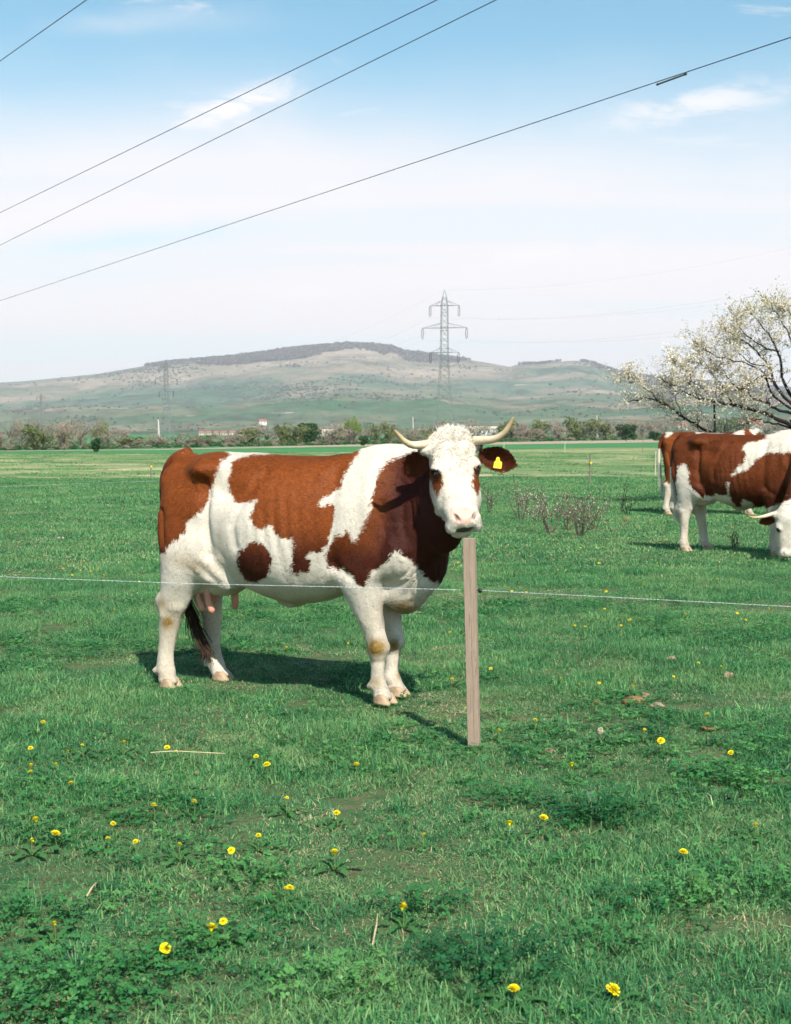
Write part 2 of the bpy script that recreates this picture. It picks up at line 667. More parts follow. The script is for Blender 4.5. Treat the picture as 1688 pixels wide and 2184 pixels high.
def hill_mat():
    nd = Nodes('hillside', 0.95, 0.05)
    pos = nd.coord('Position')
    sep = nd.n('ShaderNodeSeparateXYZ')
    nd.put(sep.inputs[0], pos)
    hgt = nd.math('DIVIDE', sep.outputs[2], 430.0)
    big = nd.noise(nd.map(pos, (1 / 875, 1 / 910, 1 / 210)), 1.0, 5, 0.6)
    mid = nd.noise(nd.map(pos, (1 / 262, 1 / 402, 1 / 105)), 1.0, 5, 0.65)
    fine = nd.noise(nd.map(pos, (1 / 46, 1 / 74, 1 / 35)), 1.0, 4, 0.7)
    # meadow and dry grass
    v = nd.math('ADD', nd.math('MULTIPLY', big, 0.5), nd.math('ADD', nd.math('MULTIPLY', mid, 0.33), nd.math('MULTIPLY', fine, 0.17)))
    vv = nd.math('ADD', v, nd.math('MULTIPLY', nd.math('SUBTRACT', hgt, 0.32), 0.20))
    grass = nd.ramp(vv, [(0.40, (0.040, 0.110, 0.052)), (0.47, (0.075, 0.135, 0.070)), (0.52, (0.16, 0.165, 0.095)), (0.57, (0.26, 0.195, 0.135)), (0.64, (0.38, 0.29, 0.21))])
    # strip fields lower down
    vc = nd.n('ShaderNodeTexVoronoi', feature='F1')
    nd.put(vc.inputs['Vector'], nd.map(pos, (1 / 578, 1 / 210, 0), rot=(0, 0, 0.25)))
    vc.inputs['Scale'].default_value = 1.0
    cell = nd.n('ShaderNodeSeparateColor')
    nd.put(cell.inputs[0], vc.outputs['Color'])
    field = nd.ramp(cell.outputs[0], [(0.0, (0.050, 0.13, 0.050)), (0.22, (0.34, 0.24, 0.16)), (0.36, (0.09, 0.145, 0.07)), (0.52, (0.21, 0.18, 0.11)), (0.66, (0.12, 0.15, 0.08)), (0.80, (0.26, 0.20, 0.13)), (0.90, (0.055, 0.14, 0.05))], 'CONSTANT')
    lowm = nd.math('MULTIPLY', nd.ramp(hgt, [(0.02, 0.95), (0.16, 0.85), (0.30, 0.0)]), nd.ramp(mid, [(0.38, 1.0), (0.58, 0.25)]))
    col = nd.mix(lowm, grass, field)
    # scrub that darkens gullies and slopes
    scr = nd.noise(nd.map(pos, (1 / 70, 1 / 120, 1 / 40)), 1.0, 7, 0.8)
    sm = nd.math('MULTIPLY', nd.ramp(scr, [(0.47, 0.0), (0.55, 1.0)]), nd.ramp(big, [(0.36, 1.0), (0.60, 0.25)]))
    col = nd.mix(nd.math('MULTIPLY', sm, 0.95), col, nd.mix(fine, (0.022, 0.036, 0.020), (0.070, 0.070, 0.045)))
    # pale scars
    sc = nd.ramp(nd.noise(nd.map(pos, (1 / 158, 1 / 228, 1 / 44), (7, 3, 0)), 1.0, 4, 0.6), [(0.68, 0.0), (0.72, 1.0)])
    col = nd.mix(nd.math('MULTIPLY', sc, 0.8), col, (0.46, 0.38, 0.29))
    col = nd.mix(nd.attr('wood'), col, nd.mix(nd.ramp(fine, [(0.35, 0), (0.65, 1)]), (0.09, 0.066, 0.056), (0.20, 0.145, 0.11)))
    nd.color(col)
    nd.normal(nd.bump(scr, 0.5, 12.0))
    return nd.m


tag(link('hill', hill_me, None, hill_mat(), True), kind='structure')


# ------------------------------------------------------------------ scattering by geometry nodes
def scatter(name, pts, rots, scales, idx, sources, label=None, cat=None, dry=None, attrs=None, parent=None):
    """one 'stuff' object: mesh points that carry copies of a few source meshes"""
    me = bpy.data.meshes.new(name)
    me.vertices.add(len(pts))
    me.vertices.foreach_set('co', np.asarray(pts, np.float32).ravel())
    a = me.attributes.new('rot', 'FLOAT_VECTOR', 'POINT')
    a.data.foreach_set('vector', np.asarray(rots, np.float32).ravel())
    a = me.attributes.new('scl', 'FLOAT_VECTOR', 'POINT')
    a.data.foreach_set('vector', np.asarray(scales, np.float32).ravel())
    a = me.attributes.new('pick', 'INT', 'POINT')
    a.data.foreach_set('value', np.asarray(idx, np.int32))
    for an, av in (attrs or {}).items():
        fattr(me, an, av)
    o = bpy.data.objects.new(name, me)
    COL.objects.link(o)
    o.parent = parent
    src = bpy.data.collections.new(name + '_sources')
    for i, m in enumerate(sources):
        so = bpy.data.objects.new('%s_source_%02d' % (name, i), m)
        src.objects.link(so)
    ng = bpy.data.node_groups.new(name + '_nodes', 'GeometryNodeTree')
    ng.interface.new_socket('Geometry', in_out='INPUT', socket_type='NodeSocketGeometry')
    ng.interface.new_socket('Geometry', in_out='OUTPUT', socket_type='NodeSocketGeometry')
    gin, gout = ng.nodes.new('NodeGroupInput'), ng.nodes.new('NodeGroupOutput')
    ci = ng.nodes.new('GeometryNodeCollectionInfo')
    ci.inputs['Collection'].default_value = src
    ci.inputs['Separate Children'].default_value = True
    ci.inputs['Reset Children'].default_value = True
    ip = ng.nodes.new('GeometryNodeInstanceOnPoints')
    ip.inputs['Pick Instance'].default_value = True

    def named(n, t):
        x = ng.nodes.new('GeometryNodeInputNamedAttribute')
        x.data_type = t
        x.inputs['Name'].default_value = n
        return x.outputs['Attribute']
    L = ng.links
    L.new(gin.outputs[0], ip.inputs['Points'])
    L.new(ci.outputs[0], ip.inputs['Instance'])
    L.new(named('pick', 'INT'), ip.inputs['Instance Index'])
    L.new(named('rot', 'FLOAT_VECTOR'), ip.inputs['Rotation'])
    L.new(named('scl', 'FLOAT_VECTOR'), ip.inputs['Scale'])
    L.new(ip.outputs[0], gout.inputs[0])
    md = o.modifiers.new('copies', 'NODES')
    md.node_group = ng
    tag(o, label, cat, kind='stuff')
    return o


# bare wood and scrub on the hills
def lump_me(name, seed, mat, h=1.0, n=90, leaf=0.16):
    """small tree or bush far away: a cloud of little faces round a stem"""
    rnd = np.random.default_rng(seed)
    V, F = [], []
    for k in range(n):
        d = rnd.normal(size=3)
        d /= np.linalg.norm(d)
        r = rnd.uniform(0.45, 1.0)
        c = np.array([d[0] * 0.5 * r, d[1] * 0.5 * r, h * 0.55 + d[2] * 0.46 * r * h])
        a, b = rnd.normal(size=3), rnd.normal(size=3)
        a /= np.linalg.norm(a)
        b = np.cross(a, b)
        b /= np.linalg.norm(b)
        s = leaf * rnd.uniform(0.6, 1.3)
        i = len(V)
        V += [c + a * s, c + b * s, c - a * s, c - b * s]
        F.append((i, i + 1, i + 2, i + 3))
    m = mesh(name, V, F)
    m.materials.append(mat)
    return m


M_WOOD_FAR = simple('far_bare_wood', (0.115, 0.078, 0.066), 0.95, 0.35, 0.6, 0.05)
M_WOOD_PALE = simple('far_grey_wood', (0.20, 0.145, 0.115), 0.95, 0.35, 0.6, 0.05)
M_BUSH_FAR = simple('far_scrub', (0.085, 0.120, 0.060), 0.95, 0.4, 0.6, 0.05)
rng = np.random.default_rng(5)


def hill_points(n, umin, umax, y0, y1, rng):
    u = rng.uniform(umin, umax, n)
    y = np.sqrt(rng.uniform(y0 ** 2, y1 ** 2, n))
    x = u * y
    return x, y, hill_z(x, y)


x, y, z = hill_points(150000, -0.36, 0.36, 4300, HYR + 60, rng)
w = wood_mask(x, y, z)
k = rng.uniform(size=len(x)) < w * 0.45
x, y, z = x[k], y[k], z[k]
s = rng.uniform(9, 16, len(x))
scatter('hilltop_wood', np.stack([x, y, z - 0.6], -1), np.stack([0 * x, 0 * x, rng.uniform(0, 6.28, len(x))], -1), np.stack([s * 0.9, s * 0.9, s], -1), rng.integers(0, 3, len(x)),
        [lump_me('bare_crown_%d' % i, i, (M_WOOD_FAR, M_WOOD_PALE, M_WOOD_FAR)[i], 1.0, 42, 0.20) for i in range(3)], 'bare brown wood along the crest of the hill', 'wood')
x, y, z = hill_points(52000, -0.36, 0.36, 1850, HYR - 50, rng)
n = fbm(np.stack([x / 330, y / 450, 0 * x], -1), 4, 21)
k = rng.uniform(size=len(x)) < np.clip((n - 0.06) * 2.0, 0.03, 0.7)
x, y, z = x[k], y[k], z[k]
s = rng.uniform(1.6, 4.6, len(x)) ** 1.25 * np.clip(y / 4000, 0.6, 1.1)
scatter('hillside_scrub', np.stack([x, y, z - 1.3], -1), np.stack([0 * x, 0 * x, rng.uniform(0, 6.28, len(x))], -1), np.stack([s * 1.5, s * 1.5, s], -1), rng.integers(0, 5, len(x)),
        [lump_me('scrub_crown_%d' % i, 20 + i, M_BUSH_FAR if i < 3 else M_WOOD_PALE, 1.0, 34, 0.22) for i in range(5)], 'dark scrub and bushes dotted over the hillside', 'scrub')
# ------------------------------------------------------------------ cattle: one continuous body surface from blended volumes
def lerp_tab(x, tab):
    tab = np.asarray(tab, dtype=np.float64)
    # smooth (monotone-ish) interpolation: linear samples of a Catmull-Rom curve
    xs = tab[:, 0]
    if len(xs) > 2:
        fine, rows = [], []
        for i in range(len(xs) - 1):
            p0, p1, p2, p3 = tab[max(i - 1, 0)], tab[i], tab[i + 1], tab[min(i + 2, len(xs) - 1)]
            for t in np.linspace(0, 1, 6)[:-1]:
                h1 = 2 * t ** 3 - 3 * t ** 2 + 1
                h2 = -2 * t ** 3 + 3 * t ** 2
                h3 = t ** 3 - 2 * t ** 2 + t
                h4 = t ** 3 - t ** 2
                dx = p2[0] - p1[0]
                m1 = (p2 - p0) / max(p2[0] - p0[0], 1e-6) * dx
                m2 = (p3 - p1) / max(p3[0] - p1[0], 1e-6) * dx
                row = h1 * p1 + h2 * p2 + h3 * m1 + h4 * m2
                row[0] = p1[0] + t * dx
                rows.append(row)
        rows.append(tab[-1])
        tab = np.array(rows)
        xs = tab[:, 0]
    return [np.interp(x, xs, tab[:, k]) for k in range(1, tab.shape[1])]


def smin(a, b, k):
    h = np.clip(0.5 + 0.5 * (b - a) / k, 0, 1)
    return b + (a - b) * h - k * h * (1 - h)


def smax(a, b, k):
    return -smin(-a, -b, k)


def ell(c, r, M=None):
    """ellipsoid; M holds unit axes as rows"""
    c, r = np.array(c, float), np.array(r, float)
    M = np.eye(3) if M is None else np.array(M, float)

    def f(P):
        q = (P - c) @ M.T
        k0 = np.sqrt(((q / r) ** 2).sum(-1))
        k1 = np.sqrt(((q / r ** 2) ** 2).sum(-1)) + 1e-9
        return k0 * (k0 - 1) / k1
    m = r.max()
    return f, c - m, c + m


def sweep(nodes):
    """tube of elliptical section along a polyline: nodes (x,y,z, half-height, half-width)"""
    N = np.array(nodes, float)

    def f(P):
        best = None
        for a, b in zip(N[:-1], N[1:]):
            ab = b[:3] - a[:3]
            L = np.linalg.norm(ab)
            d = ab / L
            side = np.cross([0, 0, 1.0], d)
            if np.linalg.norm(side) < 1e-3:
                side = np.array([0, 1.0, 0])
            side /= np.linalg.norm(side)
            upv = np.cross(d, side)
            q = P - a[:3]
            s = q @ d
            t = np.clip(s / L, 0, 1)
            ru = a[3] + (b[3] - a[3]) * t
            rl = a[4] + (b[4] - a[4]) * t
            over = s - t * L
            u, l = q @ upv, q @ side
            m = np.minimum(ru, rl)
            F = np.sqrt((u / ru) ** 2 + (l / rl) ** 2 + (over / m) ** 2)
            dd = (F - 1) * m
            best = dd if best is None else smin(best, dd, 0.03)
        return best
    rr = N[:, 3:5].max()
    return f, N[:, :3].min(0) - rr, N[:, :3].max(0) + rr


def column(nodes):
    """leg: elliptical sections stacked in z: nodes (z, cx, rx, cy, ry)"""
    T = np.array(sorted(nodes), float)
    z0, z1 = T[0, 0], T[-1, 0]

    def f(P):
        z = np.clip(P[..., 2], z0, z1)
        cx, rx, cy, ry = lerp_tab(z, T)
        m = np.minimum(rx, ry)
        F = np.sqrt(((P[..., 0] - cx) / rx) ** 2 + ((P[..., 1] - cy) / ry) ** 2)
        d = (F - 1) * m
        return np.maximum(d, np.maximum(z0 - P[..., 2], P[..., 2] - z1))
    lo = np.array([(T[:, 1] - T[:, 2]).min(), (T[:, 3] - T[:, 4]).min(), z0])
    hi = np.array([(T[:, 1] + T[:, 2]).max(), (T[:, 3] + T[:, 4]).max(), z1])
    return f, lo, hi


TORSO = [  # x, top, bottom, half-width, height of greatest width
    (-1.500, 1.20, 1.10, 0.030, 1.14), (-1.480, 1.28, 1.02, 0.075, 1.13), (-1.440, 1.36, 0.95, 0.135, 1.13), (-1.38, 1.408, 0.90, 0.190, 1.12),
    (-1.25, 1.425, 0.84, 0.235, 1.12), (-1.13, 1.443, 0.78, 0.275, 1.10), (-1.00, 1.438, 0.67, 0.315, 1.04),
    (-0.78, 1.428, 0.575, 0.365, 0.95), (-0.60, 1.420, 0.540, 0.385, 0.92), (-0.42, 1.420, 0.560, 0.375, 0.94),
    (-0.22, 1.438, 0.625, 0.325, 0.98), (-0.05, 1.455, 0.655, 0.270, 1.00), (0.08, 1.445, 0.630, 0.240, 1.00),
    (0.18, 1.385, 0.610, 0.205, 0.98), (0.255, 1.27, 0.640, 0.160, 0.95), (0.315, 1.10, 0.700, 0.105, 0.90), (0.350, 0.98, 0.78, 0.030, 0.88)]


def torso():
    T = np.array(TORSO)

    def f(P):
        x = np.clip(P[..., 0], T[0, 0], T[-1, 0])
        top, bot, hw, zc = lerp_tab(x, TORSO)
        hu, hl = np.maximum(top - zc, 0.02), np.maximum(zc - bot, 0.02)
        hw = np.maximum(hw, 0.02)
        dz = P[..., 2] - zc
        n = np.where(dz > 0, dz / hu, -dz / hl)
        ya = np.abs(P[..., 1]) / hw
        p = np.where(dz > 0, 2.35, 2.15)
        F = (ya ** p + np.abs(n) ** p) ** (1 / p)
        m = np.minimum(hw, np.minimum(hu, hl)) * 1.1
        d = (F - 1) * m
        over = np.abs(P[..., 0] - x)
        return np.where(over > 0, np.sqrt(np.maximum(d, 0) ** 2 + over ** 2), d)
    return f, np.array([-1.52, -0.42, 0.5]), np.array([0.42, 0.42, 1.5])


FRONT_NEAR = [(1.02, 0.03, 0.150, -0.195, 0.050), (0.90, 0.00, 0.165, -0.205, 0.075), (0.80, -0.055, 0.155, -0.208, 0.088), (0.70, -0.098, 0.128, -0.20, 0.088),
              (0.60, -0.080, 0.104, -0.182, 0.078), (0.50, -0.056, 0.080, -0.166, 0.066), (0.42, -0.036, 0.064, -0.156, 0.056),
              (0.36, -0.020, 0.061, -0.15, 0.054), (0.31, -0.012, 0.060, -0.147, 0.054), (0.26, -0.012, 0.049, -0.144, 0.045),
              (0.20, -0.014, 0.041, -0.139, 0.037), (0.145, -0.016, 0.042, -0.134, 0.038), (0.105, -0.016, 0.054, -0.13, 0.049),
              (0.07, 0.000, 0.052, -0.13, 0.048), (0.045, 0.010, 0.060, -0.128, 0.055), (0.03, 0.013, 0.058, -0.128, 0.052)]
FRONT_FAR = [(z, cx - 0.028 if z < 0.5 else cx - 0.028 * (1.02 - z) / 0.52, rx, -cy - 0.004, ry) for z, cx, rx, cy, ry in FRONT_NEAR]
HIND_NEAR = [(1.05, -1.24, 0.19, -0.15, 0.09), (0.95, -1.245, 0.195, -0.17, 0.115), (0.85, -1.25, 0.188, -0.182, 0.118), (0.76, -1.262, 0.172, -0.188, 0.108),
             (0.66, -1.292, 0.143, -0.188, 0.090), (0.60, -1.322, 0.116, -0.186, 0.076), (0.54, -1.354, 0.110, -0.184, 0.066),
             (0.48, -1.372, 0.088, -0.182, 0.060), (0.39, -1.390, 0.066, -0.18, 0.052), (0.30, -1.406, 0.056, -0.18, 0.044),
             (0.20, -1.424, 0.051, -0.18, 0.042), (0.14, -1.427, 0.054, -0.18, 0.046), (0.105, -1.424, 0.060, -0.18, 0.052),
             (0.07, -1.412, 0.056, -0.18, 0.050), (0.045, -1.402, 0.064, -0.18, 0.056), (0.03, -1.40, 0.062, -0.18, 0.054)]
HIND_FAR = [(1.05, -1.24, 0.19, 0.15, 0.09), (0.95, -1.245, 0.195, 0.17, 0.115), (0.85, -1.25, 0.188, 0.182, 0.118), (0.76, -1.262, 0.172, 0.188, 0.108),
            (0.66, -1.288, 0.135, 0.186, 0.088), (0.60, -1.306, 0.105, 0.184, 0.074), (0.53, -1.325, 0.092, 0.18, 0.064),
            (0.46, -1.322, 0.078, 0.178, 0.058), (0.40, -1.312, 0.066, 0.176, 0.052), (0.30, -1.304, 0.054, 0.174, 0.044),
            (0.20, -1.300, 0.050, 0.173, 0.042), (0.14, -1.292, 0.053, 0.173, 0.046), (0.105, -1.283, 0.060, 0.173, 0.052),
            (0.07, -1.262, 0.056, 0.173, 0.050), (0.045, -1.245, 0.064, 0.173, 0.056), (0.03, -1.242, 0.062, 0.173, 0.054)]

HEAD_TAB = [  # along the face from poll: a, half-width, front, back
    (-0.055, 0.020, -0.075, -0.10), (-0.045, 0.055, -0.050, -0.125), (-0.02, 0.095, -0.020, -0.16), (0.03, 0.120, 0.004, -0.185), (0.09, 0.124, 0.014, -0.20),
    (0.17, 0.126, 0.012, -0.215), (0.24, 0.120, 0.010, -0.220), (0.31, 0.109, 0.010, -0.200), (0.38, 0.100, 0.008, -0.170),
    (0.43, 0.090, 0.006, -0.150), (0.47, 0.084, 0.002, -0.135), (0.495, 0.070, -0.012, -0.12), (0.508, 0.045, -0.03, -0.10), (0.513, 0.02, -0.05, -0.08)]


def head_fn(Mh, oh):
    """face block in head coordinates (s across, a down the face, n out of the face)"""
    Mh, oh = np.array(Mh), np.array(oh)

    def coords(P):
        return (P - oh) @ Mh.T

    def f(P):
        q = coords(P)
        a = np.clip(q[..., 1], HEAD_TAB[0][0], HEAD_TAB[-1][0])
        w, nf, nb = lerp_tab(a, HEAD_TAB)
        nc, hd = (nf + nb) / 2, np.maximum((nf - nb) / 2, 0.012)
        t = (q[..., 2] - nc) / hd
        w = np.maximum(w * (1 - 0.13 * np.clip(-t, 0, 1.5) ** 1.5), 0.01)
        p = 2.7
        F = ((np.abs(q[..., 0]) / w) ** p + np.abs(t) ** p) ** (1 / p)
        d = (F - 1) * np.minimum(w, hd)
        over = np.abs(q[..., 1] - a)
        return np.where(over > 0, np.sqrt(np.maximum(d, 0) ** 2 + over ** 2), d)
    c = oh + Mh.T @ np.array([0, 0.25, -0.1])
    return f, c - 0.36, c + 0.36, coords


def surface_nets(D, org, h):
    ins = D < 0
    nx, ny, nz = D.shape
    cnt = np.zeros((nx - 1, ny - 1, nz - 1), np.uint8)
    for dx in (0, 1):
        for dy in (0, 1):
            for dz in (0, 1):
                cnt += ins[dx:nx - 1 + dx, dy:ny - 1 + dy, dz:nz - 1 + dz]
    act = (cnt > 0) & (cnt < 8)
    I, J, K = np.nonzero(act)
    idx = -np.ones(act.shape, np.int64)
    idx[I, J, K] = np.arange(len(I))
    acc = np.zeros((len(I), 3))
    num = np.zeros(len(I))
    cs = [(dx, dy, dz) for dx in (0, 1) for dy in (0, 1) for dz in (0, 1)]
    val = {c: D[I + c[0], J + c[1], K + c[2]] for c in cs}
    for c in cs:
        for ax in range(3):
            if c[ax] == 0:
                e = list(c)
                e[ax] = 1
                e = tuple(e)
                a, b = val[c], val[e]
                m = (a < 0) != (b < 0)
                t = np.where(m, a / np.where(m, a - b, 1), 0)
                for k in range(3):
                    acc[:, k] += np.where(m, c[k] + (t if k == ax else 0), 0)
                num += m
    V = (np.stack([I, J, K], 1) + acc / num[:, None]) * h + org
    quads = []
    for ax in range(3):
        b, c = (ax + 1) % 3, (ax + 2) % 3
        s0 = [slice(None)] * 3
        s1 = [slice(None)] * 3
        s0[ax] = slice(0, -1)
        s1[ax] = slice(1, None)
        A, B = ins[tuple(s0)], ins[tuple(s1)]
        cr = A != B
        e = np.argwhere(cr)
        ok = (e[:, b] > 0) & (e[:, c] > 0) & (e[:, b] < D.shape[b] - 1) & (e[:, c] < D.shape[c] - 1)
        e = e[ok]
        flip = ~A[e[:, 0], e[:, 1], e[:, 2]]
        def cell(db, dc):
            q = e.copy()
            q[:, b] -= db
            q[:, c] -= dc
            return idx[q[:, 0], q[:, 1], q[:, 2]]
        q = np.stack([cell(1, 1), cell(0, 1), cell(0, 0), cell(1, 0)], 1)
        q[flip] = q[flip][:, ::-1]
        quads.append(q)
    return V, np.concatenate(quads)


def poly_sd(px, py, poly):
    """signed distance to a polygon, positive inside"""
    poly = np.asarray(poly, float)
    d = np.full(px.shape, 1e9)
    ins = np.zeros(px.shape, bool)
    for (x0, y0), (x1, y1) in zip(poly, np.roll(poly, -1, 0)):
        ex, ey = x1 - x0, y1 - y0
        L = ex * ex + ey * ey + 1e-9
        t = np.clip(((px - x0) * ex + (py - y0) * ey) / L, 0, 1)
        d = np.minimum(d, np.hypot(px - x0 - t * ex, py - y0 - t * ey))
        if abs(ey) > 1e-9:
            c = ((y0 > py) != (y1 > py)) & (px < ex * (py - y0) / ey + x0)
            ins ^= c
    return np.where(ins, d, -d)


def vnormals(V, Q):
    n = np.cross(V[Q[:, 2]] - V[Q[:, 0]], V[Q[:, 3]] - V[Q[:, 1]])
    N = np.zeros_like(V)
    for k in range(4):
        for c in range(3):
            N[:, c] += np.bincount(Q[:, k], n[:, c], len(V))
    return N / (np.linalg.norm(N, axis=1, keepdims=True) + 1e-12)


def frame_from(n, roll, pitch):
    """head axes s,a,n in cow space from facing direction n (horizontal), roll and pitch"""
    n = np.array(n, float)
    n /= np.linalg.norm(n)
    up = np.array([0, 0, 1.0])
    s = np.cross(up, n)           # to the right as the camera sees it
    s /= np.linalg.norm(s)
    a = -up
    a2 = a * math.cos(pitch) + n * math.sin(pitch)
    n2 = n * math.cos(pitch) - a * math.sin(pitch)
    s3 = s * math.cos(roll) - a2 * math.sin(roll)
    a3 = a2 * math.cos(roll) + s * math.sin(roll)
    return np.array([s3, a3, n2])


def ear_geo(base, tip, face, width, cup=0.35, th=0.010, nu=14, nv=9):
    """leaf-shaped ear, closed and thin; face = direction its hollow looks to"""
    base, tip, face = (np.array(x, float) for x in (base, tip, face))
    ax = tip - base
    L = np.linalg.norm(ax)
    ax /= L
    face = face - ax * (face @ ax)
    face /= np.linalg.norm(face)
    lat = np.cross(ax, face)
    V, F = [], []
    for layer in (1, -1):
        for i in range(nu):
            u = i / (nu - 1)
            w = width * (0.34 + 0.66 * math.sin(min(1, u / 0.55) * math.pi / 2)) if u < 0.55 else width * math.cos((u - 0.55) / 0.45 * math.pi / 2) ** 0.62
            w = max(w, 0.003)
            for j in range(nv):
                v = j / (nv - 1) * 2 - 1
                c = cup * w * (v * v) * (1.25 - u * 0.8) * 1.6
                p = base + ax * (u * L) + lat * (w * v) + face * (c - 0.02 * math.sin(u * math.pi) + layer * th * 0.5 * (1 - v ** 4) * (1 - 0.6 * u)) - np.array([0, 0, 0.25 * L * u * u * 0.3])
                V.append(p)
    def id_(l, i, j):
        return l * nu * nv + i * nv + j
    for i in range(nu - 1):
        for j in range(nv - 1):
            F.append((id_(0, i, j), id_(0, i + 1, j), id_(0, i + 1, j + 1), id_(0, i, j + 1)))
            F.append((id_(1, i, j), id_(1, i, j + 1), id_(1, i + 1, j + 1), id_(1, i + 1, j)))
    for i in range(nu - 1):
        for j, fl in ((0, 0), (nv - 1, 1)):
            q = (id_(0, i, j), id_(1, i, j), id_(1, i + 1, j), id_(0, i + 1, j))
            F.append(q if fl == 0 else q[::-1])
    for j in range(nv - 1):
        F.append((id_(0, nu - 1, j), id_(1, nu - 1, j), id_(1, nu - 1, j + 1), id_(0, nu - 1, j + 1)))
    return np.array(V), np.array(F)


def claw_me(name):
    """one hoof claw, toe towards +x, about 11 cm long"""
    lev = [(0.000, 0.062, -0.050, 0.027), (0.012, 0.060, -0.050, 0.028), (0.030, 0.048, -0.048, 0.0275), (0.050, 0.034, -0.044, 0.026), (0.062, 0.024, -0.038, 0.022)]
    V, F, n = [], [], 14
    for z, xf, xb, w in lev:
        for k in range(n):
            a = 2 * math.pi * k / n
            c, s = math.cos(a), math.sin(a)
            x = xf * abs(c) ** 0.85 if c > 0 else xb * abs(c) ** 0.7
            V.append((x, w * math.copysign(abs(s) ** 0.9, s) * (1 - 0.35 * max(0, c) ** 3), z))
    for i in range(len(lev) - 1):
        for k in range(n):
            F.append((i * n + k, i * n + (k + 1) % n, (i + 1) * n + (k + 1) % n, (i + 1) * n + k))
    F.append(tuple(range(n - 1, -1, -1)))
    F.append(tuple(range((len(lev) - 1) * n, len(lev) * n)))
    return mesh(name, V, F)


def strands(roots, normals, length, radius, curl, droop, seed, segs=6, sides=3, spread=0.5, flow=None):
    rnd = random.Random(seed)
    mb = MB()
    for r, n in zip(roots, normals):
        r, n = Vector(r), Vector(n)
        L = length * rnd.uniform(0.6, 1.25)
        d = n + Vector((rnd.gauss(0, spread), rnd.gauss(0, spread), rnd.gauss(0, spread)))
        if flow is not None:
            d += Vector(flow(r)) * rnd.uniform(0.5, 1.1)
        d.normalize()
        axis = Vector((rnd.gauss(0, 1), rnd.gauss(0, 1), rnd.gauss(0, 1))).normalized()
        pts, p = [r - n * 0.006], r.copy()
        pts.append(p.copy())
        cu = curl * rnd.uniform(0.4, 1.5)
        for k in range(segs):
            d = (Matrix.Rotation(cu, 3, axis) @ d)
            d.z -= droop
            d.normalize()
            p = p + d * (L / segs)
            pts.append(p.copy())
        m = len(pts)
        mb.tube(pts, [radius * (1 - 0.85 * (i / (m - 1)) ** 1.5) for i in range(m)], sides, cap=False)
    return mb


# --- materials of the cattle
def coat_material():
    nd = Nodes('cow_coat', 0.66, 0.12)
    co = nd.coord('Object')
    patch = nd.attr('patch')
    hair = nd.noise(nd.map(co, (1.0, 1.0, 0.42)), 95, 3, 0.65)
    lumps = nd.noise(co, 26, 3, 0.6)
    jit = nd.math('ADD', nd.math('MULTIPLY', nd.math('SUBTRACT', hair, 0.5), 0.040), nd.math('MULTIPLY', nd.math('SUBTRACT', lumps, 0.5), 0.024))
    fac = nd.math('MULTIPLY_ADD', nd.math('ADD', patch, jit), 130.0)
    fac.node.inputs[2].default_value = 0.5
    fac.node.use_clamp = True
    big = nd.noise(co, 3.2, 4, 0.6)
    mid = nd.noise(nd.map(co, (1, 1, 0.6)), 17, 4, 0.65)
    brown = nd.mix(nd.ramp(nd.math('ADD', nd.math('MULTIPLY', big, 0.6), nd.math('MULTIPLY', mid, 0.4)), [(0.38, 0.0), (0.62, 1.0)]),
                   (0.105, 0.0195, 0.0050), (0.265, 0.066, 0.0110))
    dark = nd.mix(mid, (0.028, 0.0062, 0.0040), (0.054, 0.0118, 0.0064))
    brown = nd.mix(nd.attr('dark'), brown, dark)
    white = nd.mix(nd.ramp(big, [(0.35, 0.0), (0.7, 1.0)]), (0.69, 0.625, 0.525), (0.59, 0.51, 0.40))
    white = nd.mix(nd.math('MULTIPLY', nd.ramp(mid, [(0.45, 0.0), (0.7, 1.0)]), 0.55), white, (0.56, 0.49, 0.385))
    sn = nd.noise(co, 42, 4, 0.7)
    st = nd.math('MULTIPLY', nd.attr('stain'), nd.ramp(sn, [(0.30, 0.75), (0.55, 1.0)]))
    white = nd.mix(st, white, (0.21, 0.125, 0.022))
    grime = nd.math('MULTIPLY', nd.attr('grime'), nd.ramp(nd.noise(co, 30, 4, 0.7), [(0.35, 0.1), (0.62, 1.0)]))
    white = nd.mix(grime, white, (0.30, 0.245, 0.18))
    col = nd.mix(fac, white, brown)
    col = nd.mix(nd.attr('pink'), col, nd.mix(mid, (0.62, 0.36, 0.29), (0.69, 0.45, 0.37)))
    col = nd.mix(nd.attr('black'), col, (0.018, 0.012, 0.010))
    nd.color(col)
    nd.b.inputs['Sheen Weight'].default_value = 0.02
    nd.b.inputs['Sheen Roughness'].default_value = 0.5
    nd.b.inputs['Sheen Tint'].default_value = (1.0, 0.9, 0.8, 1)
    fine = nd.noise(nd.map(co, (1, 1, 0.35)), 210, 2, 0.6)
    tuft = nd.noise(nd.map(co, (1, 1, 0.45)), 52, 4, 0.7)
    col = nd.mix(nd.math('MULTIPLY', nd.ramp(tuft, [(0.42, 0.0), (0.68, 1.0)]), 0.30), col, nd.mix(0.62, col, (0.0, 0.0, 0.0)))
    nd.color(col)
    h = nd.math('ADD', nd.math('MULTIPLY', fine, 0.4), nd.math('MULTIPLY', hair, 0.6))
    b1 = nd.bump(h, 0.55, 0.006, nd.bump(tuft, 0.45, 0.010))
    nd.normal(nd.bump(nd.noise(co, 14, 3, 0.55), 0.26, 0.02, b1))
    return nd.m


M_COAT = coat_material()


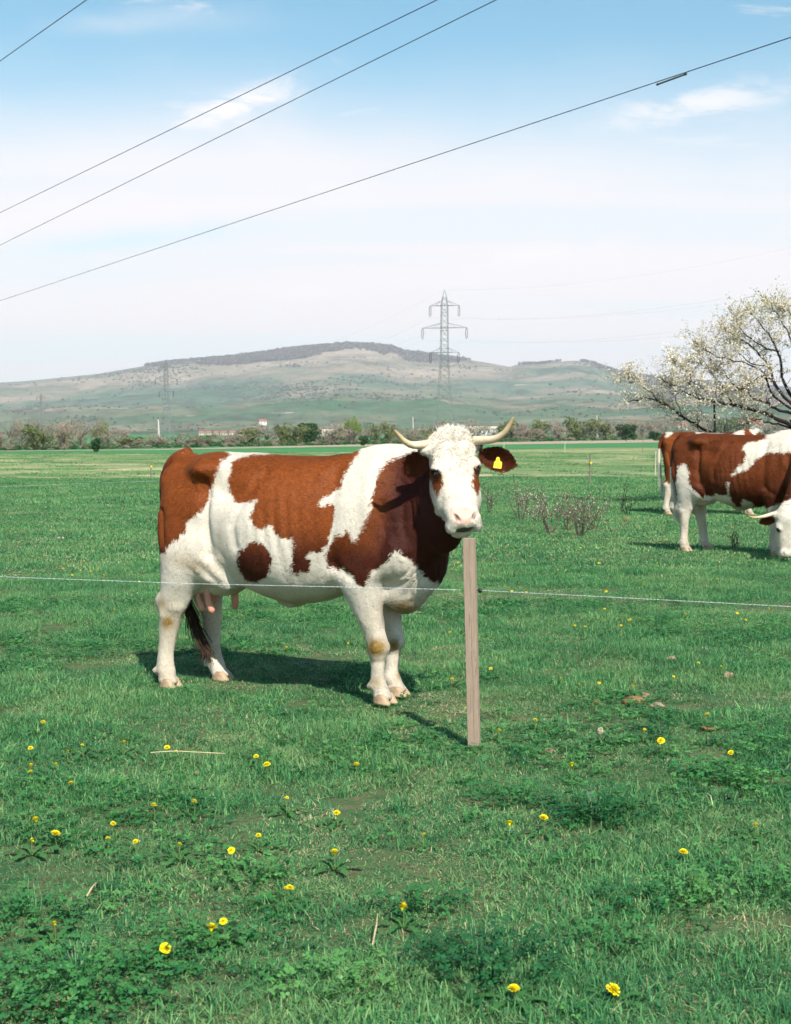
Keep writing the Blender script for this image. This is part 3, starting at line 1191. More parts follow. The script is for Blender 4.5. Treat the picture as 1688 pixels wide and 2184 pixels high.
def lock_material():
    """short hair locks: each takes the coat colour of the spot where it grows"""
    nd = Nodes('cow_hair_lock', 0.6, 0.14)
    rnd = nd.n('ShaderNodeObjectInfo').outputs['Random']
    patch = nd.attr('h_patch', typ='INSTANCER')
    fac = nd.math('MULTIPLY_ADD', nd.math('ADD', patch, nd.math('MULTIPLY', nd.math('SUBTRACT', rnd, 0.5), 0.016)), 400.0)
    fac.node.inputs[2].default_value = 0.5
    fac.node.use_clamp = True
    tone = nd.attr('tone')
    t2 = nd.math('ADD', nd.math('MULTIPLY', rnd, 0.5), nd.math('MULTIPLY', tone, 0.5))
    brown = nd.mix(t2, (0.115, 0.0225, 0.0052), (0.300, 0.080, 0.0135))
    dark = nd.mix(t2, (0.026, 0.0058, 0.0038), (0.062, 0.0138, 0.0072))
    brown = nd.mix(nd.attr('h_dark', typ='INSTANCER'), brown, dark)
    white = nd.mix(t2, (0.60, 0.53, 0.43), (0.74, 0.68, 0.585))
    white = nd.mix(nd.math('MULTIPLY', nd.attr('h_stain', typ='INSTANCER'), 1.0), white, nd.mix(rnd, (0.17, 0.10, 0.018), (0.30, 0.19, 0.05)))
    white = nd.mix(nd.math('MULTIPLY', nd.attr('h_grime', typ='INSTANCER'), 0.55), white, (0.30, 0.245, 0.18))
    nd.color(nd.mix(fac, white, brown))
    return nd.m


M_LOCK = lock_material()


def lock_me(name, seed, n=7, L=0.0145):
    """a few tapering locks lying along +x on the skin (z up)"""
    rnd = random.Random(seed)
    V, F, T = [], [], []
    for k in range(n):
        x0, y0 = rnd.uniform(-0.010, 0.006), rnd.uniform(-0.011, 0.011)
        a = rnd.gauss(0, 0.28)
        l = L * rnd.uniform(0.6, 1.25)
        w = rnd.uniform(0.0009, 0.0019)
        d, s = (math.cos(a), math.sin(a)), (-math.sin(a), math.cos(a))
        lift = rnd.uniform(0.0006, 0.0022)
        i = len(V)
        for t, ww, z in ((0.0, 0.7, -0.001), (0.5, 1.0, lift * 0.8), (1.0, 0.12, lift)):
            for q in (-1, 1):
                V.append((x0 + d[0] * l * t + s[0] * w * ww * q, y0 + d[1] * l * t + s[1] * w * ww * q, z))
        T += [rnd.random()] * 6
        F += [(i, i + 1, i + 3, i + 2), (i + 2, i + 3, i + 5, i + 4)]
    m = mesh(name, V, F)
    fattr(m, 'tone', T)
    m.materials.append(M_LOCK)
    return m


def horn_mat():
    nd = Nodes('horn', 0.42, 0.4)
    t = nd.attr('along')
    n = nd.noise(nd.coord(), 35, 4, 0.6)
    c = nd.ramp(t, [(0.0, (0.58, 0.47, 0.33)), (0.35, (0.66, 0.55, 0.38)), (0.75, (0.50, 0.36, 0.20)), (1.0, (0.30, 0.19, 0.09))])
    nd.color(nd.mix(nd.math('MULTIPLY', nd.ramp(n, [(0.4, 0), (0.7, 1)]), 0.5), c, (0.34, 0.25, 0.15)))
    nd.normal(nd.bump(nd.noise(nd.coord(), 60, 3), 0.25, 0.004))
    return nd.m


M_HORN = horn_mat()
M_HOOF = simple('hoof_horn', (0.36, 0.25, 0.155), 0.55, 0.4, 22, 0.3, 0.4)
M_HAIR = simple('cow_white_hair', (0.88, 0.82, 0.72), 0.6, 0.10, 45, 0.2)
M_CURL = simple('cow_tan_curls', (0.66, 0.50, 0.32), 0.6, 0.2, 30, 0.2)
M_TAILHAIR = simple('cow_tail_hair', (0.048, 0.027, 0.018), 0.7, 0.4, 12, 0.15)
M_PALEHAIR = simple('cow_pale_tail_hair', (0.62, 0.56, 0.48), 0.7, 0.25, 12, 0.15)
M_TEAT = simple('teat_skin', (0.58, 0.27, 0.19), 0.5, 0.18, 18, 0.35, 0.2)
M_EYE = simple('cow_eye', (0.014, 0.009, 0.007), 0.08, 0.1, 5, 0.6)
M_TAG = simple('ear_tag_plastic', (0.83, 0.66, 0.02), 0.38, 0.05, 6, 0.45)
M_TAGPRINT = simple('ear_tag_print', (0.42, 0.31, 0.015), 0.5, 0.1, 6, 0.3)


def build_cow(sp):
    """sp: dict with place, pose, coat; returns the root empty"""
    O, rz, sc, h = Vector(sp['loc']), sp['rz'], sp.get('scale', 1.0), sp['res']
    root = empty(sp.get('name', 'cow'), O, rz, sc)
    cs, sn = math.cos(rz), math.sin(rz)
    Rz = np.array([[cs, -sn, 0], [sn, cs, 0], [0, 0, 1]])

    def to_world(P):
        return (np.asarray(P) * sc) @ Rz.T + np.array(O)

    def to_local(p):
        return ((np.asarray(p, float) - np.array(O)) @ Rz) / sc

    Mh, oh = sp['head_axes'], np.array(sp['head_at'])
    hf, hlo, hhi, hco = head_fn(Mh, oh)

    def hp(s, a, n):
        return oh + Mh.T @ np.array([s, a, n])

    prims = []   # (function, lo, hi, blend, sign)
    f, lo, hi = torso()
    prims.append((f, lo, hi, 0.02, 1))
    for s in (-1, 1):
        prims.append((*ell((-1.10, 0.215 * s, 1.335), (0.10, 0.075, 0.060)), 0.10, 1))      # hook bones
        prims.append((*ell((-1.425, 0.095 * s, 1.255), (0.055, 0.05, 0.07)), 0.09, 1))      # pin bones
        prims.append((*ell((-1.25, 0.165 * s, 1.02), (0.205, 0.10, 0.27)), 0.09, 1))        # thigh
        prims.append((*ell((-1.085, 0.235 * s, 0.80), (0.085, 0.065, 0.13)), 0.10, 1))      # stifle
        prims.append((*ell((-0.045, 0.195 * s, 1.10), (0.155, 0.080, 0.26)), 0.08, 1))      # shoulder blade
        prims.append((*ell((0.115, 0.165 * s, 0.88), (0.13, 0.085, 0.13)), 0.07, 1))        # point of shoulder
    prims.append((*ell((-1.395, 0, 1.400), (0.075, 0.045, 0.038)), 0.05, 1))
    prims.append((*ell((-0.02, 0, 1.435), (0.16, 0.06, 0.035)), 0.06, 1))
    prims.append((*sweep(sp['neck']), 0.09, 1))
    prims.append((*sweep(sp['dewlap']), 0.05, 1))
    # udder and flank fold
    prims.append((*ell((-1.135, 0.0, 0.700), (0.195, 0.17, 0.140)), 0.045, 1))
    for s in (-1, 1):
        prims.append((*ell((-1.215, 0.075 * s, 0.66), (0.085, 0.07, 0.085)), 0.04, 1))
        prims.append((*ell((-1.075, 0.075 * s, 0.665), (0.085, 0.07, 0.08)), 0.04, 1))
        M = [[0.80, 0, -0.60], [0, 1, 0], [0.60, 0, 0.80]]
        prims.append((*ell((-1.07, 0.19 * s, 0.725), (0.15, 0.035, 0.055), M), 0.09, 1))
    prims.append((*ell((-0.655, 0, 0.548), (0.08, 0.022, 0.035)), 0.045, 1))                  # navel flap
    for k, T in enumerate(sp['legs']):
        prims.append((*column(T), 0.05 if k < 2 else 0.055, 1))
        z, cx, rx, cy, ry = sorted(T)[3]
        for q in (-1, 1):
            prims.append((*ell((cx - rx * 0.90, cy + 0.022 * q, 0.104), (0.018, 0.013, 0.018)), 0.012, 1))   # dew claws
    for T, s in ((sp['legs'][2], -1), (sp['legs'][3], 1)):                                                    # point of hock
        z, cx, rx, cy, ry = [r for r in T if 0.52 < r[0] < 0.55][0]
        prims.append((*ell((cx - rx * 0.80, cy, 0.525), (0.034, 0.030, 0.052)), 0.03, 1))
    # head
    prims.append((hf, hlo, hhi, 0.075, 1))

    def hell(s, a, n, r, k, sg=1, rot=None):
        M = Mh if rot is None else np.array(rot) @ Mh
        prims.append((*ell(hp(s, a, n), r, M), k, sg))
    for s in (-1, 1):
        hell(0.100 * s, 0.172, -0.026, (0.038, 0.045, 0.038), 0.03)           # brow and orbit
        hell(0.100 * s, 0.30, -0.13, (0.030, 0.09, 0.07), 0.04)               # cheek
        hell(0.048 * s, 0.448, -0.010, (0.036, 0.042, 0.034), 0.025)          # nostril wing
        hell(0.066 * s, 0.483, -0.048, (0.034, 0.037, 0.045), 0.018)          # lip corner
        hell(0.128 * s, 0.035, -0.085, (0.050, 0.036, 0.036), 0.03)           # horn root
    hell(0, 0.462, -0.026, (0.078, 0.046, 0.050), 0.02)                       # muzzle pad
    hell(0, 0.503, -0.118, (0.056, 0.030, 0.045), 0.015)                      # chin
    hell(0, -0.03, -0.075, (0.085, 0.035, 0.06), 0.04)                        # poll
    for s in (-1, 1):
        c, t = math.cos(0.55 * s), math.sin(0.55 * s)
        hell(0.047 * s, 0.452, 0.022, (0.0105, 0.029, 0.019), 0.007, -1, [[c, t, 0], [-t, c, 0], [0, 0, 1]])
        hell(0.124 * s, 0.192, -0.012, (0.018, 0.021, 0.021), 0.010, -1)
    hell(0, 0.518, -0.034, (0.042, 0.011, 0.050), 0.009, -1)                  # mouth

    def evaluate(xs, ys, zs):
        D = np.full((len(xs), len(ys), len(zs)), 0.5, np.float32)
        for f, lo, hi, k, sg in prims:
            mg = k + 0.03
            sl = []
            for ax, (g, a, b) in enumerate(((xs, lo[0], hi[0]), (ys, lo[1], hi[1]), (zs, lo[2], hi[2]))):
                i0, i1 = np.searchsorted(g, a - mg), np.searchsorted(g, b + mg)
                sl.append(slice(i0, i1))
            if any(s.stop <= s.start for s in sl):
                continue
            P = np.stack(np.meshgrid(xs[sl[0]], ys[sl[1]], zs[sl[2]], indexing='ij'), -1)
            d = f(P).astype(np.float32)
            blk = D[tuple(sl)]
            D[tuple(sl)] = smin(blk, d, k) if sg > 0 else smax(blk, -d, k)
        return D

    allp = np.array([p for _, lo, hi, _, s in prims if s > 0 for p in (lo, hi)])
    lo, hi = allp.min(0), allp.max(0)
    lo[2], hi[2] = 0.012, hi[2] + 0.02
    lo = np.maximum(lo, np.minimum(oh - 0.75, [-1.60, -0.5, 0.01]))
    xs, ys, zs = (np.arange(lo[k] - 0.03, hi[k] + 0.03, h) for k in range(3))
    zs = np.arange(0.012, hi[2] + 0.02, h)
    V, Q = surface_nets(evaluate(xs, ys, zs), np.array([xs[0], ys[0], zs[0]]), h)
    if sp.get('fine'):
        hb = sp['fine']
        q = hco(V)
        inn = (q[:, 1] > -0.08) & (q[:, 1] < 0.62) & (np.abs(q[:, 0]) < 0.20) & (q[:, 2] > -0.27) & (q[:, 2] < 0.09)
        keep = ~(inn[Q].all(1))
        Q = Q[keep]
        corners = np.array([hp(s, a, n) for s in (-0.22, 0.22) for a in (-0.10, 0.64) for n in (-0.29, 0.11)])
        l2, h2 = corners.min(0), corners.max(0)
        x2, y2, z2 = (np.arange(l2[k], h2[k], hb) for k in range(3))
        V2, Q2 = surface_nets(evaluate(x2, y2, z2), l2, hb)
        q = hco(V2)
        inn = (q[:, 1] > -0.095) & (q[:, 1] < 0.635) & (np.abs(q[:, 0]) < 0.213) & (q[:, 2] > -0.283) & (q[:, 2] < 0.10)
        Q2 = Q2[inn[Q2].all(1)]
        Q = np.concatenate([Q, Q2 + len(V)])
        V = np.concatenate([V, V2])
    used = np.unique(Q)
    remap = -np.ones(len(V), np.int64)
    remap[used] = np.arange(len(used))
    V, Q = V[used], remap[Q]
    # muscle relief
    N = vnormals(V, Q)
    ya = np.abs(V[:, 1])
    q = hco(V)
    hsd = hf(V)
    body = (hsd > 0.05).astype(float)
    disp = np.zeros(len(V))

    def bulge(x, y, z, rx, ry, rz_, amp):
        return amp * np.exp(-((V[:, 0] - x) / rx) ** 2 - ((ya - y) / ry) ** 2 - ((V[:, 2] - z) / rz_) ** 2)

    def groove(pts, wid, amp, ymin=0.08):
        d = np.full(len(V), 9.0)
        for (x0, z0), (x1, z1) in zip(pts[:-1], pts[1:]):
            ex, ez = x1 - x0, z1 - z0
            t = np.clip(((V[:, 0] - x0) * ex + (V[:, 2] - z0) * ez) / (ex * ex + ez * ez), 0, 1)
            d = np.minimum(d, np.hypot(V[:, 0] - x0 - t * ex, V[:, 2] - z0 - t * ez))
        return amp * np.exp(-(d / wid) ** 2) * np.clip((ya - ymin) / 0.06, 0, 1)
    disp += bulge(-0.93, 0.30, 1.215, 0.13, 0.2, 0.085, -0.042)            # flank hollow
    disp += bulge(-0.82, 0.24, 1.345, 0.22, 0.10, 0.024, 0.016)           # loin edge
    disp += groove([(-1.075, 1.26), (-1.06, 1.05), (-1.03, 0.84)], 0.033, -0.028)
    disp += groove([(-0.235, 1.33), (-0.225, 1.05), (-0.23, 0.82)], 0.042, -0.024)
    disp += groove([(-0.68, 1.32), (-0.78, 1.18), (-0.845, 1.02), (-0.83, 0.90)], 0.032, -0.014)
    disp += groove([(-1.40, 1.08), (-1.38, 0.90)], 0.022, -0.018)
    disp += groove([(0.06, 1.15), (0.09, 0.98), (0.02, 0.80)], 0.035, -0.015)
    disp += groove([(-0.12, 0.74), (-0.20, 0.78)], 0.03, -0.012)
    disp += bulge(-1.30, 0.2, 1.12, 0.09, 0.2, 0.12, 0.010)
    disp += bulge(-1.16, 0.25, 1.02, 0.06, 0.2, 0.15, 0.010)
    disp += bulge(-0.62, 0.40, 0.92, 0.25, 0.2, 0.2, 0.008)
    ribs = np.sin((V[:, 0] + 0.16 * (V[:, 2] - 1)) * 2 * math.pi / 0.075) * np.exp(-((V[:, 0] + 0.52) / 0.17) ** 2 - ((V[:, 2] - 1.02) / 0.2) ** 2)
    disp += 0.0034 * ribs * np.clip((ya - 0.2) / 0.1, 0, 1)
    # loose skin on the neck and behind the elbow, veins and hide ripples
    nf = np.sin((V[:, 0] * 1.0 + 0.35 * V[:, 2] + 0.10 * vnoise(V * 5, 3)) * 2 * math.pi / 0.062)
    disp += 0.0035 * nf * np.exp(-((V[:, 0] - 0.20) / 0.10) ** 2 - ((V[:, 2] - 1.10) / 0.20) ** 2)
    disp += 0.004 * np.sin((V[:, 0] * 0.8 - 0.6 * V[:, 2]) * 2 * math.pi / 0.055 + 2 * vnoise(V * 7, 5)) * np.exp(-((V[:, 0] + 0.22) / 0.07) ** 2 - ((V[:, 2] - 0.74) / 0.10) ** 2)
    disp += 0.004 * np.sin((V[:, 0] * 0.7 + 0.7 * V[:, 2]) * 2 * math.pi / 0.07 + 2 * vnoise(V * 6, 6)) * np.exp(-((V[:, 0] + 1.04) / 0.09) ** 2 - ((V[:, 2] - 0.76) / 0.12) ** 2)
    disp += bulge(-1.10, 0.26, 1.335, 0.055, 0.2, 0.035, 0.024)
    for zz, xx, am in ((0.325, 0.035, 0.010), (0.50, -1.31, 0.007)):
        disp += am * np.exp(-((V[:, 2] - zz) / 0.028) ** 2 - ((V[:, 0] - xx) / 0.05) ** 2)
    disp -= 0.005 * np.exp(-((V[:, 2] - 0.245) / 0.02) ** 2) * (V[:, 0] > -0.3)
    disp += bulge(-1.43, 0.12, 1.255, 0.04, 0.2, 0.05, 0.010)
    disp += bulge(-0.02, 0.25, 1.16, 0.035, 0.2, 0.20, 0.009)
    disp += bulge(0.13, 0.22, 0.90, 0.06, 0.2, 0.06, 0.012)
    # brisket and dewlap folds
    fold = np.sin((V[:, 2] * 0.75 - V[:, 0] * 0.9 + 0.3 * vnoise(V * 6, 4)) * 2 * math.pi / 0.085)
    disp += 0.005 * fold * np.exp(-((V[:, 0] - 0.24) / 0.12) ** 2 - ((V[:, 2] - 0.72) / 0.14) ** 2)
    # tendons on the legs
    low = np.clip((0.55 - V[:, 2]) / 0.1, 0, 1)
    disp += low * 0.006 * vnoise(V * np.array([24, 24, 8.0]), 7)
    disp += 0.0065 * fbm(V * 7.0, 3, 2) * np.clip((V[:, 2] - 0.45) / 0.2, 0, 1)
    disp *= body
    V = V + N * disp[:, None]
    if sp.get('fine'):
        hd = (hsd < 0.03) & (q[:, 1] > -0.1)
        wr = 0.0022 * fbm(q * 16, 3, 9)
        V = V + N * (wr * hd)[:, None]
    nbody = len(V)
    # ears, part of the same skin
    for e in sp['ears']:
        Ve, Fe = ear_geo(*e)
        Q = np.concatenate([Q, Fe + len(V)])
        V = np.concatenate([V, Ve])
    isear = np.arange(len(V)) >= nbody
    # coat pattern
    W = to_world(V)
    px, py = project(W)
    q = hco(V)
    hsd = hf(V)
    headm = ((hsd < 0.030) | ((q[:, 1] > 0.36) & (q[:, 1] < 0.60) & (np.abs(q[:, 0]) < 0.14) & (q[:, 2] > -0.18))) & ~isear
    mpp = np.linalg.norm(W - np.array([0, 0, CAM_H]), axis=1) / FPX    # metres per picture unit
    patch = np.full(len(V), -0.5)
    for poly in sp['patches']:
        patch = np.maximum(patch, poly_sd(px, py, poly) * mpp)
    if sp.get('legs_white', True):
        patch = np.minimum(patch, (V[:, 2] - 0.60) + 0.04)
    hpatch = np.full(len(V), -0.5)
    for poly in sp.get('head_patches', []):
        hpatch = np.maximum(hpatch, poly_sd(px, py, poly) * mpp)
    hpatch = np.minimum(hpatch, q[:, 2] + 0.16)
    nape = -0.135 - q[:, 2] - 0.35 * np.clip(q[:, 1] - 0.16, 0, 1)            # back of the head is brown
    hpatch = np.maximum(hpatch, nape)
    if sp.get('head_brown'):
        hpatch[:] = 0.2
    patch = np.where(headm, hpatch, patch)
    patch[isear] = 0.2
    me = np_mesh(sp.get('name', 'cow') + '_body', V, Q)
    fattr(me, 'patch', np.clip(patch, -0.3, 0.3))
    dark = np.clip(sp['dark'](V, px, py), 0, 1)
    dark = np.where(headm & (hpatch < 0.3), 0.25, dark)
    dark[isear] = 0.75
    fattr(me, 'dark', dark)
    pink = np.zeros(len(V))
    if sp.get('muzzle'):
        pink = np.clip(poly_sd(px, py, sp['muzzle']) * mpp * 90 + 0.4, 0, 0.9) * headm * (q[:, 2] > -0.05)
    ud = np.exp(-((V[:, 0] + 1.14) / 0.17) ** 2 - ((V[:, 2] - 0.60) / 0.06) ** 2 - (V[:, 1] / 0.12) ** 2)
    pink = np.maximum(pink, np.clip(ud * 1.1, 0, 0.75))
    fattr(me, 'pink', pink)
    # stains: knees, hocks, brisket, flank
    st = np.zeros(len(V))
    for x, z, rx, rz_, amp in sp.get('stains', []):
        st += amp * np.exp(-((px - x) / rx) ** 2 - ((py - z) / rz_) ** 2)
    st += 0.32 * np.clip((0.66 - V[:, 2]) / 0.15, 0, 1) * np.clip(0.5 + 1.2 * fbm(V * np.array([9, 9, 5.0]), 3, 44), 0, 1)
    st += 0.25 * np.clip(fbm(V * 5.0, 3, 45) - 0.15, 0, 1) * np.clip((1.0 - V[:, 2]) / 0.3, 0, 1) * (V[:, 0] < -0.8)
    fattr(me, 'stain', np.clip(st, 0, 1) * ~headm)
    gr = 0.75 * np.clip((0.13 - V[:, 2]) / 0.10, 0, 1) + 0.35 * np.clip((0.70 - V[:, 2]) / 0.1, 0, 1) * np.exp(-((V[:, 0] + 0.7) / 0.4) ** 2)
    gr += 0.5 * (headm & (q[:, 1] < 0.45) & (q[:, 1] > 0.16)) * np.clip(fbm(V * 22, 3, 5) * 2, 0, 1)
    fattr(me, 'grime', np.clip(gr, 0, 1))
    bl = np.zeros(len(V))
    for s in (-1, 1):
        dd = np.linalg.norm((q - np.array([0.112 * s, 0.194, -0.016])) / np.array([0.034, 0.028, 0.034]), axis=1)
        bl = np.maximum(bl, np.clip((1.08 - dd) * 5, 0, 1) * 0.85)
        dn = np.linalg.norm((q - np.array([0.047 * s, 0.455, 0.010])) / np.array([0.014, 0.022, 0.02]), axis=1)
        bl = np.maximum(bl, np.clip((1.0 - dn) * 2.0, 0, 1) * 0.55)
    dm = np.linalg.norm((q - np.array([0, 0.5085, -0.035])) / np.array([0.050, 0.0075, 0.06]), axis=1)  # black painted along the mouth for the shade under the upper lip
    bl = np.maximum(bl, np.clip((1.1 - dm) * 4, 0, 1) * 0.85)
    fattr(me, 'black', bl * headm)
    link('body', me, root, M_COAT, True)
    if sp.get('coat_hair'):
        rg = np.random.default_rng(41)
        A = V[Q]
        area = 0.5 * np.linalg.norm(np.cross(A[:, 2] - A[:, 0], A[:, 3] - A[:, 1]), axis=1)
        Nv = vnormals(V, Q)
        bald = np.maximum(np.clip(pink * 2, 0, 1) * headm, np.clip(bl * headm * 2, 0, 1)) > 0.3
        ok = (V[Q].mean(1)[:, 2] > 0.05) & ~bald[Q].any(1)
        pr = area * ok
        fi = rg.choice(len(Q), sp['coat_hair'], p=pr / pr.sum())
        bu, bv = rg.uniform(size=len(fi)), rg.uniform(size=len(fi))
        wt = np.stack([(1 - bu) * (1 - bv), bu * (1 - bv), bu * bv, (1 - bu) * bv], 1)
        HP = (V[Q[fi]] * wt[:, :, None]).sum(1)
        HN = (Nv[Q[fi]] * wt[:, :, None]).sum(1)
        HN /= np.linalg.norm(HN, axis=1, keepdims=True)
        hq = hco(HP)
        onhead = hf(HP) < 0.03
        fl = np.tile(np.array([-0.8, 0.0, -0.55]), (len(fi), 1))
        fl[:, 2] -= 0.6 * np.clip((0.7 - HP[:, 2]) / 0.2, 0, 1)
        fl += 0.9 * np.stack([vnoise(HP * 3.2, 71), vnoise(HP * 3.2, 72), vnoise(HP * 3.2, 73)], 1)
        fl[onhead] = Mh[1] * 0.7 + Mh[0] * (hq[onhead, :1] * 5) + 0.5 * np.stack([vnoise(HP[onhead] * 14, 74), vnoise(HP[onhead] * 14, 75), vnoise(HP[onhead] * 14, 76)], 1)
        tx = fl - HN * (fl * HN).sum(1, keepdims=True)
        tx /= np.linalg.norm(tx, axis=1, keepdims=True) + 1e-9
        ty = np.cross(HN, tx)
        ry = np.arcsin(np.clip(-tx[:, 2], -1, 1))
        rx = np.arctan2(ty[:, 2], HN[:, 2])
        rz2 = np.arctan2(tx[:, 1], tx[:, 0])
        pick4 = lambda arr: (np.asarray(arr)[Q[fi]] * wt).sum(1)
        hs = rg.uniform(0.7, 1.25, len(fi)) * np.where(onhead, 0.8, 1.0) * np.where(HP[:, 2] < 0.45, 0.62, 1.0) * sp.get('hair_scale', 1.0)
        scatter('coat_hair', HP, np.stack([rx, ry, rz2], -1), np.stack([hs, hs, hs], -1), rg.integers(0, 6, len(fi)), [lock_me('hair_lock_%d' % i, 600 + i) for i in range(6)],
                attrs={'h_patch': pick4(np.clip(patch, -0.3, 0.3)), 'h_dark': pick4(dark), 'h_stain': pick4(np.clip(st, 0, 1) * ~headm), 'h_grime': pick4(np.clip(gr, 0, 1))}, parent=root)

    # eyes
    for s in (-1, 1):
        bm = bmesh.new()
        bmesh.ops.create_uvsphere(bm, u_segments=16, v_segments=10, radius=0.0215)
        m = bpy.data.meshes.new('eye')
        bm.to_mesh(m)
        bm.free()
        o = link('eye', m, root, M_EYE, True)
        o.location = hp(0.106 * s, 0.192, -0.021)
    # horns
    for pts, r0 in sp['horns']:
        pts = [Vector(p) for p in pts]
        path = []
        for i in range(len(pts) - 1):
            p0, p1, p2, p3 = pts[max(i - 1, 0)], pts[i], pts[i + 1], pts[min(i + 2, len(pts) - 1)]
            for t in np.linspace(0, 1, 7)[:-1]:
                path.append(0.5 * ((2 * p1) + (p2 - p0) * t + (2 * p0 - 5 * p1 + 4 * p2 - p3) * t ** 2 + (3 * p1 - p0 - 3 * p2 + p3) * t ** 3))
        path.append(pts[-1])
        n = len(path)
        rad = []
        for i in range(n):
            t = i / (n - 1)
            rad.append(r0 * (1 - 0.80 * t ** 1.25) * (1 + 0.035 * math.sin(i * 2.4) * (t < 0.4)) if i < n - 1 else r0 * 0.10)
        mb = MB().tube(path, rad, 14, squash=0.92)
        m = mb.me('horn')
        fattr(m, 'along', [min(1, (k // 14) / (n - 1)) for k in range(len(mb.v))])
        link('horn', m, root, M_HORN, True)
    # hooves: two claws on every foot
    cm = claw_me('hoof_claw')
    cm.materials.append(M_HOOF)
    cm.polygons.foreach_set('use_smooth', np.ones(len(cm.polygons), dtype=bool))
    for T, yaw in zip(sp['legs'], sp['toe']):
        z, cx, rx, cy, ry = sorted(T)[1]
        for s in (-1, 1):
            o = link('hoof', cm, root)
            d = Vector((math.cos(yaw), math.sin(yaw), 0))
            l = Vector((-d.y, d.x, 0))
            o.location = Vector((cx, cy, 0.0)) + l * (0.030 * s) + d * 0.012
            o.rotation_euler = (0, 0, yaw + 0.10 * s)
            o.scale = (1.12, 1.12, 1.0)
    # teats
    if sp.get('teats', True):
        for x, y, L in ((-1.235, -0.10, 0.135), (-1.235, 0.07, 0.11), (-1.165, -0.105, 0.145), (-1.08, 0.06, 0.14)):
            tip = (x + 0.02 - y * 0.2, y * 1.15, 0.607 - L)
            mb = MB().tube([(x, y, 0.655), (x, y * 1.02, 0.615), (x + 0.006, y * 1.1, 0.60 - L * 0.4), (tip[0] - 0.004, tip[1], tip[2] + 0.018), tip],
                           [0.036, 0.028, 0.0235, 0.0215, 0.011], 10)
            mb.build('teat', M_TEAT, root, True)
    # tail
    T = [Vector(p) for p in sp['tail']]
    n = len(T)
    path = []
    for i in range(n - 1):
        p0, p1, p2, p3 = T[max(i - 1, 0)], T[i], T[i + 1], T[min(i + 2, n - 1)]
        for t in np.linspace(0, 1, 6)[:-1]:
            path.append(0.5 * ((2 * p1) + (p2 - p0) * t + (2 * p0 - 5 * p1 + 4 * p2 - p3) * t ** 2 + (3 * p1 - p0 - 3 * p2 + p3) * t ** 3))
    path.append(T[-1])
    m = len(path)
    cut = int(m * sp.get('switch_at', 0.62))
    mb = MB().tube(path[:cut + 3], [0.042 - 0.026 * (i / m) for i in range(cut + 3)], 12)
    me_t = mb.me('tail')
    fattr(me_t, 'patch', np.array([p[2] for p in mb.v]) - sp.get('tail_white_below', -1.0))
    fattr(me_t, 'dark', np.full(len(mb.v), 0.35))
    for a in ('pink', 'stain', 'grime', 'black'):
        fattr(me_t, a, np.zeros(len(mb.v)))
    tail = link('tail', me_t, root, M_COAT, True)
    rnd = random.Random(3)
    mb = MB()
    for k in range(sp.get('switch_hairs', 260)):
        i0 = rnd.randint(cut - 8, m - 4)
        off = Vector((rnd.gauss(0, 0.010), rnd.gauss(0, 0.010), 0))
        pts = []
        ang = rnd.uniform(0, 6.28)
        ln = rnd.randint(6, 12)
        for j in range(ln):
            i = i0 + j
            p = path[min(i, m - 1)] + off * (1 + 0.18 * j) + (Vector((0, 0, -0.012)) * max(0, i - m + 1))
            t = (min(i, m - 1) - cut) / max(1, m - cut)
            w = 0.016 + 0.030 * math.sin(max(0, min(1, t)) * math.pi) ** 0.8
            pts.append(p + Vector((math.cos(ang), math.sin(ang), 0)) * w * (j / ln) ** 0.7)
        mb.tube(pts, [0.0035 * (1 - 0.8 * j / ln) for j in range(ln)], 3, cap=False)
    mb.build('tail_switch', sp.get('switch_mat', M_TAILHAIR), root)
    # curly poll and forehead
    if sp.get('poll_hair'):
        rnd = np.random.default_rng(11)
        Nn = vnormals(V[:], Q)
        sel = np.nonzero(headm & (q[:, 1] > -0.09) & (q[:, 1] < 0.215) & (np.abs(q[:, 0]) < 0.112) & (q[:, 2] > -0.12) & (hpatch < -0.012))[0]
        wgt = np.clip(1.25 - np.clip(q[sel, 1], 0, 1) / 0.2, 0.25, 1.2)
        pick = rnd.choice(sel, sp['poll_hair'], p=wgt / wgt.sum())
        roots, nor = V[pick], Nn[pick]
        av = Mh[1]
        sv = Mh[0]
        tuft_id = np.floor(q[pick] / 0.022)

        def flow(r):
            rr = hco(np.array(r))
            k = vnoise(np.array([rr * 24.0]), 3)[0]
            k2 = vnoise(np.array([rr * 24.0 + 9]), 8)[0]
            out = sv * (1.2 * k + rr[0] * 5) + av * (0.55 + 0.9 * k2)
            return tuple(out * 0.9)
        mb = strands(roots, nor * 0.24, 0.024, 0.0013, 0.22, 0.02, 5, segs=4, sides=3, spread=0.10, flow=flow)
        tag(mb.build('poll_hair', M_HAIR, root), kind='stuff')
        pk = rnd.choice(pick, 300)
        mb = strands(V[pk], Nn[pk] * 0.35, 0.030, 0.0014, 0.42, 0.02, 15, segs=5, sides=3, spread=0.12, flow=flow)
        tag(mb.build('tan_curls', M_CURL, root), kind='stuff')
        top = np.nonzero(headm & (q[:, 1] < 0.03) & (np.abs(q[:, 0]) < 0.075) & (q[:, 2] > -0.11))[0]
        pk = rnd.choice(top, 520)
        mb = strands(V[pk], Nn[pk] * 0.42, 0.032, 0.0015, 0.24, 0.0, 6, segs=5, sides=3, spread=0.20, flow=lambda r: tuple(sv * (1.3 * vnoise(np.array([np.array(r) * 22.0]), 5)[0] + 0.15) + av * vnoise(np.array([np.array(r) * 22.0 + 4]), 6)[0]))
        tag(mb.build('forelock', M_HAIR, root), kind='stuff')
        # ear fringe
        M_EARH = simple('cow_ear_hair', (0.085, 0.024, 0.012), 0.7, 0.3, 20, 0.15)
        Na = vnormals(V, Q)
        ne = (len(V) - nbody) // len(sp['ears'])
